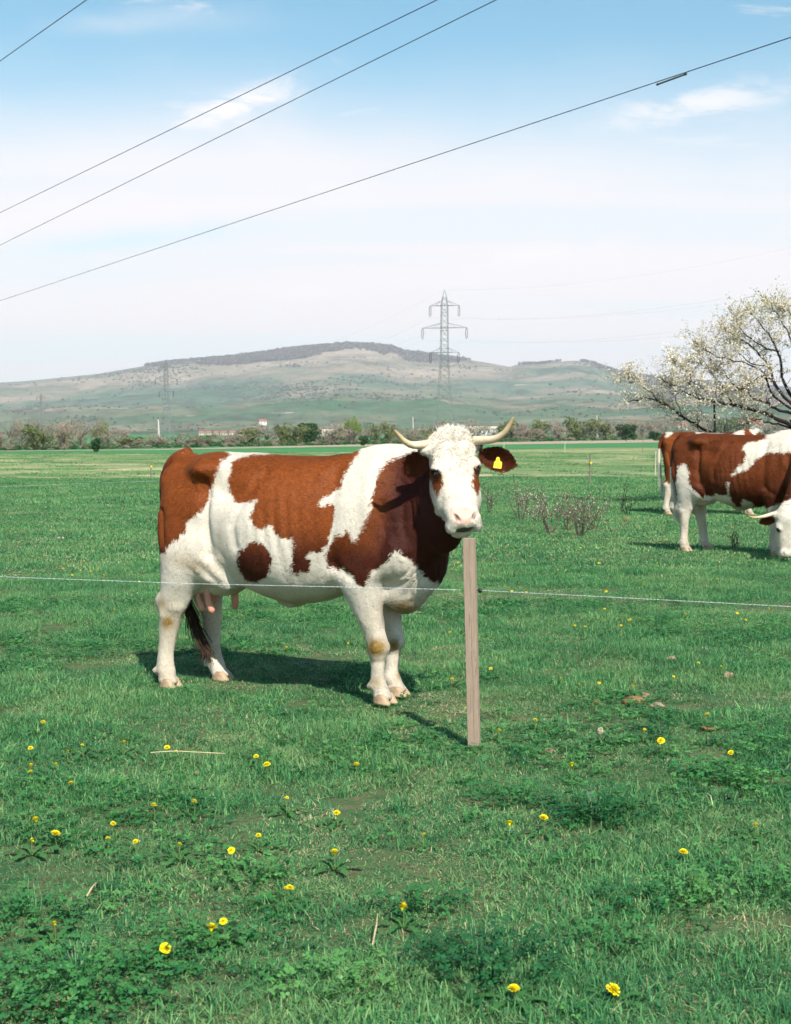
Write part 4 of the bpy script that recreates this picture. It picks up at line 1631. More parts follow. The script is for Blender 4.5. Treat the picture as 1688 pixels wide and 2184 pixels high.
        for k in range(len(sp['ears'])):
            ids = nbody + k * ne + rnd.choice(ne, 420)
            mb = strands(V[ids], Na[ids] * 0.5, 0.020, 0.0012, 0.15, 0.05, 9 + k, segs=3, sides=3, spread=0.5, flow=lambda r: (0.25, 0, -0.5))
            mb.build('ear_hair', M_EARH, root)
    sp['to_local'] = to_local
    sp['hp'] = hp
    return root


def crop1(pts):
    return [(303.8 + 0.5 * x, 864.3 + 0.5 * y) for x, y in pts]


def crop2(pts):
    return [(830.5 + 0.168 * x, 877.8 + 0.168 * y) for x, y in pts]


# the cow in front
MC_RZ = R(-23.5)
MC_O = Vector((-0.031, 8.158, 0))


def mc_local(p):
    c, s = math.cos(-MC_RZ), math.sin(-MC_RZ)
    q = Vector(p) - MC_O
    return np.array([q.x * c - q.y * s, q.x * s + q.y * c, q.z])


def mc_lat(px, py, y):
    """point of the picture on the cow's lengthwise plane at lateral offset y, in cow space"""
    d = ray(px, py)
    l = Vector((-math.sin(MC_RZ), math.cos(MC_RZ), 0))
    t = (y - (Vector((0, 0, CAM_H)) - MC_O).dot(l)) / d.dot(l)
    return mc_local(Vector((0, 0, CAM_H)) + d * t)


yaw = R(9.0)
n_world = np.array([math.sin(yaw), -math.cos(yaw), 0])
c_, s_ = math.cos(-MC_RZ), math.sin(-MC_RZ)
n_loc = np.array([n_world[0] * c_ - n_world[1] * s_, n_world[0] * s_ + n_world[1] * c_, 0])
HM = frame_from(n_loc, R(5.0), R(17.0))
HO = mc_local(at_depth(966, 931, 7.60))


def mcp(px, py, depth):
    return mc_local(at_depth(px, py, depth))


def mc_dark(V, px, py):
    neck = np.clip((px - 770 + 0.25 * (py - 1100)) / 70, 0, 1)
    lowp = np.clip((py - 1120) / 70, 0, 1) * 0.9  # deeper brown low down, with shade below the sunlit back painted in
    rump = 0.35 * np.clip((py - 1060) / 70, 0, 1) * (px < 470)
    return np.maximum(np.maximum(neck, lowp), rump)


MAIN_COW = dict(
    name='cow', loc=MC_O, rz=MC_RZ, res=0.0095, fine=0.0048,
    head_axes=HM, head_at=HO,
    neck=[(0.00, 0.00, 1.13, 0.29, 0.20), (0.20, -0.05, 1.13, 0.29, 0.165), (0.36, -0.14, 1.15, 0.265, 0.14), (0.47, -0.235, 1.22, 0.205, 0.125)],
    dewlap=[(0.335, -0.16, 1.02, 0.095, 0.085), (0.25, -0.09, 0.90, 0.095, 0.095), (0.19, -0.05, 0.76, 0.115, 0.11), (0.10, -0.02, 0.635, 0.115, 0.12), (-0.02, 0.0, 0.67, 0.10, 0.15)],
    legs=[FRONT_NEAR, FRONT_FAR, HIND_NEAR, HIND_FAR], toe=[R(-14), R(4), R(-6), R(2)],
    ears=[(mcp(1022, 968, 7.66), mcp(1101, 984, 7.64), mc_local(MC_O + Vector((0.10, -1, -0.32))) , 0.066, 0.30, 0.011),
          (mcp(920, 968, 7.66), mcp(864, 1004, 7.80), mc_local(MC_O + Vector((-0.55, -1, -0.45))), 0.062, 0.30, 0.011)],
    horns=[([mcp(926, 946, 7.66), mcp(905, 948, 7.63), mcp(880, 949, 7.59), mcp(862, 940, 7.56), mcp(850, 927, 7.54), mcp(841, 917, 7.53)], 0.0285),
           ([mcp(1012, 940, 7.66), mcp(1032, 939, 7.63), mcp(1056, 936, 7.59), mcp(1076, 923, 7.56), mcp(1088, 905, 7.54), mcp(1096, 889, 7.53)], 0.0285)],
    tail=[mc_lat(405, 967, 0.0), mc_lat(375, 980, 0.0), mc_lat(356, 1010, -0.01), mc_lat(352, 1050, -0.01), mc_lat(357, 1110, 0.0), mc_lat(364, 1180, 0.02),
          mc_lat(385, 1250, 0.05), mc_lat(408, 1310, 0.05), mc_lat(424, 1355, 0.05), mc_lat(440, 1392, 0.05)],
    switch_at=0.66,
    patches=[
        crop1([(185, 200), (215, 194), (270, 190), (330, 190), (372, 204), (378, 210), (370, 222), (345, 235), (330, 255), (318, 290), (310, 320), (300, 350), (288, 365), (285, 390), (280, 410),
               (265, 440), (240, 462), (215, 480), (190, 500), (185, 520), (188, 540), (165, 548), (155, 570), (130, 575), (115, 600), (95, 630), (40, 640), (20, 300), (80, 180)]),
        crop1([(390, 232), (402, 237), (430, 222), (480, 213), (560, 209), (600, 190), (720, 190), (930, 190), (930, 203), (905, 240), (890, 260), (870, 290), (858, 320), (848, 350), (845, 360), (825, 365),
               (800, 385), (765, 405), (758, 432), (775, 432), (800, 418), (825, 430), (822, 470), (818, 500), (815, 520), (800, 560), (790, 600), (775, 625), (750, 635), (735, 625), (715, 630),
               (705, 648), (722, 665), (720, 690), (710, 712), (690, 708), (670, 715), (645, 727), (638, 690), (645, 660), (650, 600), (645, 560), (625, 570), (605, 570), (590, 560), (560, 540),
               (558, 510), (535, 515), (510, 530), (490, 525), (470, 500), (466, 480), (475, 450), (490, 420), (498, 400), (470, 408), (440, 415), (405, 415), (395, 395), (380, 380), (373, 350),
               (370, 310), (378, 290), (386, 280), (383, 255)]),
        crop1([(460, 588), (480, 578), (500, 590), (515, 585), (525, 600), (545, 625), (555, 650), (553, 680), (545, 710), (530, 725), (520, 740), (490, 757), (465, 755), (440, 740), (420, 715),
               (410, 690), (406, 660), (410, 640), (420, 615), (440, 605)]),
        crop1([(1230, 190), (1150, 203), (1110, 220), (1060, 240), (1035, 255), (1020, 280), (1000, 320), (990, 360), (980, 400), (975, 440), (965, 480), (945, 520), (925, 560), (910, 592),
               (895, 570), (888, 550), (880, 528), (872, 540), (855, 560), (830, 565), (810, 585), (795, 610), (787, 640), (787, 675), (800, 690), (840, 700), (860, 690), (875, 710), (905, 725),
               (915, 750), (930, 775), (950, 775), (960, 755), (970, 725), (985, 705), (1010, 695), (1040, 680), (1058, 660), (1060, 635), (1085, 615), (1100, 620), (1110, 640), (1140, 655),
               (1165, 670), (1185, 700), (1210, 735), (1240, 752), (1270, 755), (1320, 750), (1500, 740), (1500, 150)])],
    head_patches=[
        crop2([(500, 690), (540, 715), (600, 740), (640, 775), (660, 800), (680, 850), (690, 890), (685, 930), (670, 960), (640, 1010), (610, 1075), (595, 1060), (575, 1000), (555, 960), (540, 900),
               (525, 860), (400, 850), (400, 690)]),
        crop2([(1180, 660), (1130, 670), (1090, 700), (1065, 740), (1055, 780), (1065, 830), (1055, 870), (1055, 930), (1070, 980), (1095, 1020), (1130, 1055), (1145, 1000), (1160, 930), (1280, 900), (1280, 660)])],
    muzzle=crop2([(765, 1235), (830, 1208), (1010, 1212), (1078, 1230), (1088, 1290), (1060, 1360), (1050, 1425), (950, 1432), (850, 1442), (828, 1400), (850, 1360), (785, 1310)]),
    dark=mc_dark,
    stains=[(803, 1381, 20, 18, 1.3), (842, 1375, 10, 14, 1.1), (862, 1295, 32, 16, 0.8), (395, 1190, 40, 20, 0.32), (430, 1215, 30, 12, 0.3), (357, 1327, 14, 14, 0.75), (345, 1285, 10, 14, 0.6), (800, 1455, 16, 12, 0.6), (852, 1440, 9, 10, 0.6),
            (765, 1375, 8, 12, 0.3), (470, 1150, 8, 50, 0.22), (410, 1205, 26, 9, 0.35), (372, 1300, 18, 60, 0.12), (455, 1330, 14, 60, 0.12), (560, 1262, 60, 12, 0.16), (700, 1262, 40, 12, 0.14)],
    poll_hair=1500, coat_hair=90000,
)
main_cow = build_cow(MAIN_COW)
tag(main_cow, 'large brown and white horned cow facing the camera behind the wooden post', 'cow', 'cattle in the pasture')
# yellow ear tag on the far ear
tg = empty('ear_tag', at_depth(1061, 988, 7.60), 0)
tag(tg, 'yellow plastic tag hanging in the ear of the horned cow', 'ear tag')
outl = [(-0.020, -0.027), (0.024, -0.027), (0.026, 0.006), (0.012, 0.016), (0.010, 0.030), (0.0, 0.034), (-0.008, 0.028), (-0.008, 0.016), (-0.017, 0.004)]
v = [(x, -0.0015, z) for x, z in outl] + [(x, 0.0015, z) for x, z in outl]
k = len(outl)
f = [tuple(range(k)), tuple(range(2 * k - 1, k - 1, -1))] + [(i, i + k, (i + 1) % k + k, (i + 1) % k) for i in range(k)]
link('tag_plate', mesh('tag_plate', v, f), tg, M_TAG)
mb = MB()
for zz, wds in ((-0.003, (-0.012, -0.006, 0.001, 0.008, 0.014)), (-0.016, (-0.013, -0.004, 0.005, 0.014))):
    for w in wds:
        mb.box((w, -0.0022, zz), (0.0045, 0.0008, 0.0075))
mb.build('tag_print', M_TAGPRINT, tg)
bm = bmesh.new()
bmesh.ops.create_cone(bm, cap_ends=True, segments=12, radius1=0.008, radius2=0.008, depth=0.009, matrix=Matrix.Translation((0.001, 0, 0.026)) @ Matrix.Rotation(math.pi / 2, 4, 'X'))
m_ = bpy.data.meshes.new('tag_button')
bm.to_mesh(m_)
bm.free()
link('tag_button', m_, tg, M_TAG)
tg.rotation_euler = (R(-8), R(6), R(6))
# ------------------------------------------------------------------ the other cattle
def local_fn(o, rz, sc):
    c, s = math.cos(-rz), math.sin(-rz)

    def f(p):
        q = (Vector(p) - Vector(o)) / sc
        return np.array([q.x * c - q.y * s, q.x * s + q.y * c, q.z])
    return f


def crop5(pts):
    return [(1282.9 + 0.2938 * x, 573.9 + 0.2938 * y) for x, y in pts]


def place_by_foot(px, py, foot, rz, sc):
    g = on_ground(px, py)
    c, s = math.cos(rz), math.sin(rz)
    return Vector((g.x - sc * (foot[0] * c - foot[1] * s), g.y - sc * (foot[0] * s + foot[1] * c), 0))


def shift_leg(T, dx):
    """step the foot of a leg forwards or back"""
    return [(z, cx + dx * min(1.0, max(0.0, (0.95 - z) / 0.75)), rx, cy, ry) for z, cx, rx, cy, ry in T]


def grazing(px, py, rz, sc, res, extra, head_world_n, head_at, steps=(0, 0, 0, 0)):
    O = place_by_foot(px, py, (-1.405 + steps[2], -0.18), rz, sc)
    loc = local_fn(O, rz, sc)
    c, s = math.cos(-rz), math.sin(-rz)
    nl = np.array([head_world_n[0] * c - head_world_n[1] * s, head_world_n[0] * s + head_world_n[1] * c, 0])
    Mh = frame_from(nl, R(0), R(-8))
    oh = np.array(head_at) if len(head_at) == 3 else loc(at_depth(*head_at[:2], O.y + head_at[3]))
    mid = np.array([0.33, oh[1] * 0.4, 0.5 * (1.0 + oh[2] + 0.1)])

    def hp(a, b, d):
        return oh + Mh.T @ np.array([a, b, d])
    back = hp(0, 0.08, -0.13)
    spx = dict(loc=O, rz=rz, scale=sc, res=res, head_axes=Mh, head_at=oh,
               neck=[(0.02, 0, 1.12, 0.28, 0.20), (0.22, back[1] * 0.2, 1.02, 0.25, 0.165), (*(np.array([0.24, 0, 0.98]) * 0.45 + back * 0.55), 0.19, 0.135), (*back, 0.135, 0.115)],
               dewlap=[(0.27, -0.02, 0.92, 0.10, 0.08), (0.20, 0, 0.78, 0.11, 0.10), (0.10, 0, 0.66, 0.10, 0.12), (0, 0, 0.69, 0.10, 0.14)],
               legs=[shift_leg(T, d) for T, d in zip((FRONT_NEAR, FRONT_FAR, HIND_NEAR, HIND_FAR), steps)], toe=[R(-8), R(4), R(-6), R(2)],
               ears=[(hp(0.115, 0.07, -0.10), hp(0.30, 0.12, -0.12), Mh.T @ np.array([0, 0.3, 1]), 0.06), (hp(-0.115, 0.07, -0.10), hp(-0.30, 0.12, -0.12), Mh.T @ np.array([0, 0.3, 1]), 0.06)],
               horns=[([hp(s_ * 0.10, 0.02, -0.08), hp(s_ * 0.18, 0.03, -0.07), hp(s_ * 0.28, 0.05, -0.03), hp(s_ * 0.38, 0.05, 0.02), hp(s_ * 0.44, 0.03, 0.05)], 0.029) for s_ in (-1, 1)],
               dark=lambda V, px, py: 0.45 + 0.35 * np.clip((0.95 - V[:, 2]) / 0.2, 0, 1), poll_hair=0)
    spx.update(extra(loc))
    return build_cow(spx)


c2 = grazing(1462, 1176, R(-37), 1.08, 0.014, lambda loc: dict(coat_hair=36000, hair_scale=1.6,
    teats=False, switch_hairs=120, tail_white_below=1.02, switch_mat=M_PALEHAIR, switch_at=0.80,
    tail=[(-1.40, 0, 1.40), (-1.47, 0, 1.36), (-1.52, -0.01, 1.25), (-1.535, -0.02, 1.05), (-1.53, -0.03, 0.85), (-1.50, -0.04, 0.68), (-1.46, -0.05, 0.52), (-1.43, -0.05, 0.40)],
    patches=[crop5([(460, 1320), (500, 1230), (560, 1100), (700, 1090), (830, 1100), (960, 1100), (1100, 1120), (1200, 1140), (1200, 1235), (1060, 1262), (1025, 1305), (1062, 1340), (1040, 1400), (985, 1455), (948, 1495),
                    (965, 1502), (1005, 1478), (1075, 1455), (1125, 1390), (1200, 1335), (1450, 1330), (1450, 1650), (1300, 1700), (1200, 1735), (1120, 1725), (1090, 1690), (1030, 1670), (1020, 1720), (985, 1730),
                    (960, 1690), (935, 1640), (930, 1545), (915, 1545), (920, 1620), (925, 1640), (860, 1640), (830, 1625), (800, 1650), (760, 1640), (740, 1660), (700, 1630), (670, 1590), (645, 1550), (635, 1490),
                    (625, 1415), (600, 1408), (560, 1430), (550, 1500), (545, 1560), (560, 1640), (545, 1650), (510, 1560), (470, 1450)])],
    head_patches=[], legs_white=False), (-0.15, -1.0), (1684, 1094, 0, -1.2), (-0.16, -0.05, 0.13, 0.10))
tag(c2, 'dark red brown cow with white legs grazing at the right edge', 'cow', 'cattle in the pasture')
c3 = grazing(1424, 1097, R(-7), 1.10, 0.018, lambda loc: dict(coat_hair=18000, hair_scale=2.0,
    teats=False, switch_hairs=80, tail_white_below=1.15, switch_mat=M_PALEHAIR,
    tail=[(-1.40, 0, 1.40), (-1.48, 0, 1.36), (-1.53, 0, 1.22), (-1.55, 0, 1.0), (-1.54, 0, 0.8), (-1.52, 0, 0.6), (-1.50, 0, 0.45), (-1.48, 0, 0.35)],
    patches=[crop5([(370, 1260), (400, 1180), (455, 1150), (462, 1190), (480, 1225), (520, 1200), (545, 1160), (545, 1140), (660, 1140), (690, 1175), (690, 1700), (380, 1700)]),
             crop5([(885, 1140), (970, 1140), (965, 1200), (890, 1200)]),
             crop5([(1040, 1165), (1075, 1165), (1110, 1210), (1150, 1180), (1197, 1160), (1350, 1140), (1350, 1400), (1100, 1400), (1040, 1200)])],
    head_patches=[], legs_white=True, dark=lambda V, px, py: 0.1 + 0 * px), (0.9, -0.4), (0.66, -0.08, 0.62))
tag(c3, 'pale orange and white cow half hidden behind the grazing cow', 'cow', 'cattle in the pasture')

# ------------------------------------------------------------------ electric fence: wooden stake, insulator and wire
def wood_mat(name, c0, c1):
    nd = Nodes(name, 0.85, 0.15)
    co = nd.coord('Object')
    g = nd.noise(nd.map(co, (75, 75, 3.0)), 1.0, 6, 0.75, 0.9)
    b = nd.noise(co, 5, 3, 0.6)
    col = nd.mix(nd.ramp(g, [(0.3, 0), (0.7, 1)]), c0, c1)
    col = nd.mix(nd.math('MULTIPLY', nd.ramp(g, [(0.56, 0), (0.64, 1)]), 0.7), col, tuple(c * 0.35 for c in c0))
    nd.color(nd.mix(nd.ramp(b, [(0.4, 0), (0.7, 0.45)]), col, tuple(c * 0.72 for c in c1)))
    nd.normal(nd.bump(g, 0.5, 0.004))
    return nd.m


M_POST = wood_mat('weathered_wood', (0.235, 0.165, 0.118), (0.44, 0.335, 0.255))
pb = on_ground(1012, 1590)
ptop = at_depth(1001, 1147.5, pb.y + 0.01)
post = empty('fence_post', (pb.x, pb.y, 0))
tag(post, 'weathered square wooden fence post standing in front of the cow', 'fence post')
mb = MB()
hw, hd_ = 0.0285, 0.021
H_ = ptop.z
lean = (ptop.x - pb.x) / H_
rzp = R(-17)
rows = 26
V, F = [], []
rp = random.Random(4)
prof = [(-1, -1), (0.0, -1), (1, -1), (1, 0.0), (1, 1), (0.0, 1), (-1, 1), (-1, 0.0)]
ch = []
for x, y in ((-1, -1), (1, -1), (1, 1), (-1, 1)):
    ch += [(x, y)]
sec = [(-0.93, -1), (0.12, -1.0), (0.16, -0.90), (0.20, -1.0), (0.94, -1), (1, -0.9), (1, 0.9), (0.93, 1), (-0.93, 1), (-1, 0.9), (-1, -0.9)]
for i in range(rows):
    t = i / (rows - 1)
    z = -0.12 + (H_ + 0.12) * t
    for x, y in sec:
        xx = hw * x * (1 + 0.012 * math.sin(i * 1.7 + x)) + rp.gauss(0, 0.0004)
        yy = hd_ * y * (1 + 0.012 * math.sin(i * 1.1 + y * 2)) + rp.gauss(0, 0.0004)
        V.append((xx * math.cos(rzp) - yy * math.sin(rzp) + lean * z, xx * math.sin(rzp) + yy * math.cos(rzp), z + (rp.uniform(-0.0025, 0.0015) if i == rows - 1 else 0)))
k = len(sec)
for i in range(rows - 1):
    for j in range(k):
        F.append((i * k + j, i * k + (j + 1) % k, (i + 1) * k + (j + 1) % k, (i + 1) * k + j))
F.append(tuple(range((rows - 1) * k, rows * k)))
link('stake', mesh('stake', V, F), post, M_POST)
M_BLACK = simple('black_plastic', (0.012, 0.013, 0.018), 0.4, 0.1, 9, 0.4)
WZ = 0.775
ws = on_ground(1019, 1259, WZ)
bm = bmesh.new()
bmesh.ops.create_uvsphere(bm, u_segments=14, v_segments=8, radius=0.016)
for v in bm.verts:
    v.co.x *= 0.62
    if abs(v.co.x) < 0.004:
        v.co *= 0.82
m_ = bpy.data.meshes.new('insulator')
bm.to_mesh(m_)
bm.free()
ins = link('insulator', m_, post, M_BLACK, True)
ins.location = Vector((ws.x + 0.012, ws.y - 0.004, WZ)) - Vector((pb.x, pb.y, 0))
MB().bar(Vector((ws.x - 0.02, ws.y + 0.003, WZ)) - Vector((pb.x, pb.y, 0)), ins.location, 0.003, 6).build('insulator_screw', M_BLACK, post)


def wire_mat():
    nd = Nodes('fence_twine', 0.6, 0.3)
    n = nd.noise(nd.map(nd.coord('Object'), (150, 150, 150)), 1.0, 1, 0.5)
    nd.color(nd.ramp(n, [(0.42, (0.34, 0.38, 0.41)), (0.52, (0.66, 0.68, 0.69))]))
    return nd.m


M_TWINE = wire_mat()
keys = [on_ground(-520, 1206, WZ), on_ground(53, 1232, WZ), on_ground(415, 1245, WZ), on_ground(760, 1252.5, WZ), ws, on_ground(1330, 1275, WZ), on_ground(1635, 1291, WZ), on_ground(2300, 1326, WZ)]
pts = []
for a, b in zip(keys[:-1], keys[1:]):
    for t in np.linspace(0, 1, 60)[:-1]:
        pts.append(a.lerp(b, t))
mb = MB()
for ph in (0.0, math.pi):
    tw = []
    for i, p in enumerate(pts):
        for h2 in (0, 0.5):
            q = p if h2 == 0 or i + 1 >= len(pts) else p.lerp(pts[i + 1], 0.5)
            an = (i + h2) * 2.0 + ph
            tw.append(q + Vector((0, math.cos(an), math.sin(an))) * 0.0006)
    mb.tube(tw, 0.0008, 5)
tag(mb.build('fence_wire', M_TWINE), 'thin white electric fence wire stretched across in front of the cow', 'fence wire')

# far fence stakes and strand
M_STAKE = wood_mat('grey_stake', (0.16, 0.13, 0.10), (0.27, 0.22, 0.17))
M_PALE = simple('pale_stake', (0.52, 0.46, 0.36), 0.8, 0.15, 5)
FARPOSTS = [(1258, 1032, 970, 0.05, M_STAKE, 'dark wooden stake with a yellow insulator right of the cow head', True), (1398, 1016, 962, 0.035, M_PALE, 'thin pale stake just left of the grazing cattle', False),
            (1205, 966, 942, 0.045, M_PALE, 'small pale stake far off right of the horn', False), (1371, 966, 939, 0.05, M_STAKE, 'small dark stake far off left of the grazing cattle', False),
            (322, 1020, 985, 0.045, M_STAKE, 'short dark stake left of the cow rump', True), (888, 962, 938, 0.05, M_STAKE, 'thin far stake under the left horn', False), (834, 968, 948, 0.04, M_STAKE, 'thin far stake above the cow back', False),
            (1075, 960, 944, 0.06, M_PALE, 'short pale peg under the right horn', False)]
for px, yb, yt, w, mt, lab, insu in FARPOSTS:
    g = on_ground(px, yb)
    top = at_depth(px + 1, yt, g.y).z
    o = empty('fence_stake', (g.x, g.y, 0))
    tag(o, lab, 'stake', 'stakes of the far fence')
    MB().tube([(0, 0, -0.1), (0.008, 0.004, top * 0.5), (0.01, 0, top)], [w * 0.62, w * 0.55, w * 0.48], 7).build('stake', mt, o)
    if insu:
        MB().box((0.03, -0.05, top * 0.72), (0.05, 0.05, 0.06)).build('insulator', M_TAG, o)
a, b = on_ground(-200, 1046, 0.75), on_ground(322, 1026, 0.75)
c, d = on_ground(1258, 1012, 0.75), on_ground(1900, 1000, 0.75)
pts = [a.lerp(b, t) for t in np.linspace(0, 1, 12)] + [b.lerp(c, t) for t in np.linspace(0, 1, 12)[1:]] + [c.lerp(d, t) for t in np.linspace(0, 1, 8)[1:]]
tag(MB().tube(pts, 0.0013, 4).build('far_fence_wire', M_TWINE), 'faint pale wire strung between the far stakes', 'fence wire')

# ------------------------------------------------------------------ overhead lines
M_CABLE = simple('power_cable', (0.030, 0.034, 0.042), 0.6, 0.1, 3, 0.2)
M_STEEL = simple('galvanised_steel', (0.215, 0.22, 0.215), 0.6, 0.15, 0.4, 0.3)
M_INSUL = simple('insulator_glass', (0.045, 0.05, 0.055), 0.4, 0.15, 0.8, 0.4)
LINES = [((53, 93), (128, 40), 9.0, 'short stretch of overhead cable in the top left corner'), ((53, 428), (850, 40), 9.0, 'upper overhead cable of the close pair crossing the sky'),
         ((53, 497), (977, 40), 9.0, 'lower overhead cable of the close pair crossing the sky'), ((53, 624), (1635, 97), 8.0, 'lowest overhead cable, with a splice sleeve at right')]
for (x0, y0), (x1, y1), z, lab in LINES:
    a, b = on_ground(x0, y0, z), on_ground(x1, y1, z)
    d = (b - a).normalized()
    p0, p1 = a - d * 30, b + d * 25
    o = MB().tube([p0, a, a.lerp(b, 0.5), b, p1], 0.0088, 6).build('overhead_cable', M_CABLE)
    tag(o, lab, 'cable', 'overhead power cables')
a, b = on_ground(1403, 180, 8.0), on_ground(1463, 158, 8.0)
sl = empty('cable_sleeve', a)
tag(sl, 'grey splice sleeve clamped on the lowest overhead cable', 'sleeve')
dv = b - a
MB().tube([Vector((0, 0, 0)), dv * 0.03, dv * 0.97, dv], [0.012, 0.018, 0.018, 0.012], 8).build('sleeve_body', simple('aluminium_sleeve', (0.12, 0.12, 0.12), 0.5, 0.15, 10, 0.4), sl, True)
for t0, t1 in ((-0.02, 0.035), (0.965, 1.02)):
    MB().tube([dv * t0, dv * t1], 0.022, 8).build('sleeve_clamp', M_CABLE, sl)


def pylon(px, py_top, py_base, depth, lab, detail=True, r=0.060):
    base = at_depth(px, py_base, depth)
    top = at_depth(px, py_top, depth)
    gz0 = 0.0
    H = top.z - gz0
    root = empty('pylon', (base.x, depth, gz0), R(-12))
    tag(root, lab, 'pylon', 'lattice pylons on the plain')
    k = H / 35.0

    def half(z):
        t = z / H
        return np.interp(t, [0, 0.18, 0.40, 0.58, 0.90, 0.955], [2.7 * k, 1.75 * k, 1.15 * k, 0.85 * k, 0.72 * k, 0.42 * k])
    lv = [0, 0.07, 0.14, 0.20, 0.26, 0.31, 0.36, 0.405, 0.45, 0.49, 0.53, 0.57, 0.61, 0.65, 0.69, 0.73, 0.77, 0.81, 0.85, 0.885, 0.92, 0.955]
    mb = MB()
    cs = [(-1, -1), (1, -1), (1, 1), (-1, 1)]
    for (x, y) in cs:
        mb.tube([(x * half(t * H), y * half(t * H), t * H) for t in lv], r, 4)
    for i, t in enumerate(lv[:-1]):
        z0, z1 = t * H, lv[i + 1] * H
        h0, h1 = half(z0), half(z1)
        for (xa, ya), (xb, yb) in zip(cs, cs[1:] + cs[:1]):
            mb.bar((xa * h0, ya * h0, z0), (xb * h1, yb * h1, z1), r * 0.5)
            mb.bar((xb * h0, yb * h0, z0), (xa * h1, ya * h1, z1), r * 0.5)
            if i % 3 == 0:
                mb.bar((xa * h0, ya * h0, z0), (xb * h0, yb * h0, z0), r * 0.5)
    mb.build('lattice_tower', M_STEEL, root)
    hz = half(0.955 * H)
    mb = MB()
    for x, y in cs:
        mb.bar((x * hz, y * hz, 0.955 * H), (0, 0, H), r * 0.6)
    mb.build('peak', M_STEEL, root)
    tips = []
    for zf, wx in ((0.895, 3.4 * k), (0.748, 5.2 * k), (0.585, 3.3 * k)):
        z = zf * H
        h = half(z)
        mb = MB()
        for s in (-1, 1):
            for y in (-h, h):
                mb.bar((s * h, y, z), (s * wx, 0, z), r * 0.8)
                mb.bar((s * h, y, z + 0.032 * H), (s * wx, 0, z), r * 0.55)
                mb.bar((s * (h + wx) / 2, y / 2, z), (s * h, y, z + 0.032 * H), r * 0.4)
            mb.bar((-h, -h, z), (h, -h, z), r * 0.7)
            mb.bar((-h, h, z), (h, h, z), r * 0.7)
        arm = mb.build('crossarm', M_STEEL, root)
        for s in (-1, 1):
            L = 0.075 * H
            d = 0.20 * k
            mb = MB()
            mb.tube([(s * wx, 0, z), (s * wx - d, 0, z - 0.4 * k), (s * wx - d, 0, z - L + 0.35 * k), (s * wx, 0, z - L), (s * wx + d, 0, z - L + 0.35 * k), (s * wx + d, 0, z - 0.4 * k), (s * wx, 0, z)], min(r * 1.1, 0.07), 5)
            mb.build('insulator_string', M_INSUL, arm)
            tips.append((s * wx, 0, z - L - 0.2 * k))
    tips.append((0, 0, H))
    bpy.context.view_layer.update()
    return root, [root.matrix_world @ Vector(t) for t in tips]


p1, t1 = pylon(948, 618, 934, 330.0, 'tall lattice power pylon rising behind the cow head')
p2, t2 = pylon(356, 766, 940, 620.0, 'grey lattice pylon at the foot of the hill left of centre', r=0.085)
p3, t3 = pylon(89, 837, 937, 1050.0, 'faint distant pylon near the left edge', r=0.12)


def span(a, b, sag, r, n=18):
    pts = [a.lerp(b, t) - Vector((0, 0, 4 * sag * t * (1 - t))) for t in np.linspace(0, 1, n)]
    return MB().tube(pts, r, 4)


ENDS = ['left end of the top crossarm', 'right end of the top crossarm', 'left end of the middle crossarm', 'right end of the middle crossarm', 'left end of the lowest crossarm', 'right end of the lowest crossarm', 'peak']
for i, a in enumerate(t1):
    nxt = a + (Vector((95, -110, 6)) if i != 6 else Vector((95, -110, 8)))
    o = span(a, nxt, 5.0, 0.006).build('transmission_line', M_CABLE)
    tag(o, 'power line running right from the %s of the pylon' % ENDS[i], 'power line', 'lines running right from the tall pylon')
    o = span(t2[i], a, 9.0, 0.007).build('transmission_line', M_CABLE)
    tag(o, 'power line from the %s to the left pylon' % ENDS[i], 'power line', 'lines between the pylons')

# concrete poles of the local line
M_CONC = simple('pole_concrete', (0.52, 0.48, 0.43), 0.85, 0.12, 1, 0.15)
for px, yt, yb, dep, lab, arms in ((340, 890, 959, 250, 'pale concrete utility pole with cross arms at left', 2), (1274, 882, 938, 360, 'utility pole standing before the hedge right of the horn', 1),
                                   (1158, 896, 932, 460, 'small utility pole in the hedge right of the horn', 0), (882, 889, 935, 420, 'faint utility pole beside the left horn', 0), (1205, 900, 935, 520, 'thin far utility pole between two hedge trees', 0)):
    g = at_depth(px, yb, dep)
    top = at_depth(px, yt, dep).z
    o = empty('utility_pole', (g.x, dep, 0))
    tag(o, lab, 'pole', 'utility poles on the plain')
    MB().tube([(0, 0, -0.3), (-0.05, 0, top * 0.5), (-0.12, 0, top)], [0.19, 0.16, 0.12], 8).build('shaft', M_CONC, o)
    for q in range(arms):
        z = top - 0.25 - 3.3 * q
        MB().box((-0.1, -0.1, z), (2.0, 0.13, 0.14)).build('cross_arm', M_STAKE, o)
        mb = MB()
        for x in (-0.95, -0.1, 0.8):
            ob = MB().tube([(x, -0.1, z + 0.06), (x, -0.1, z + 0.36)], [0.10, 0.07], 6).build('insulator', M_INSUL, o)

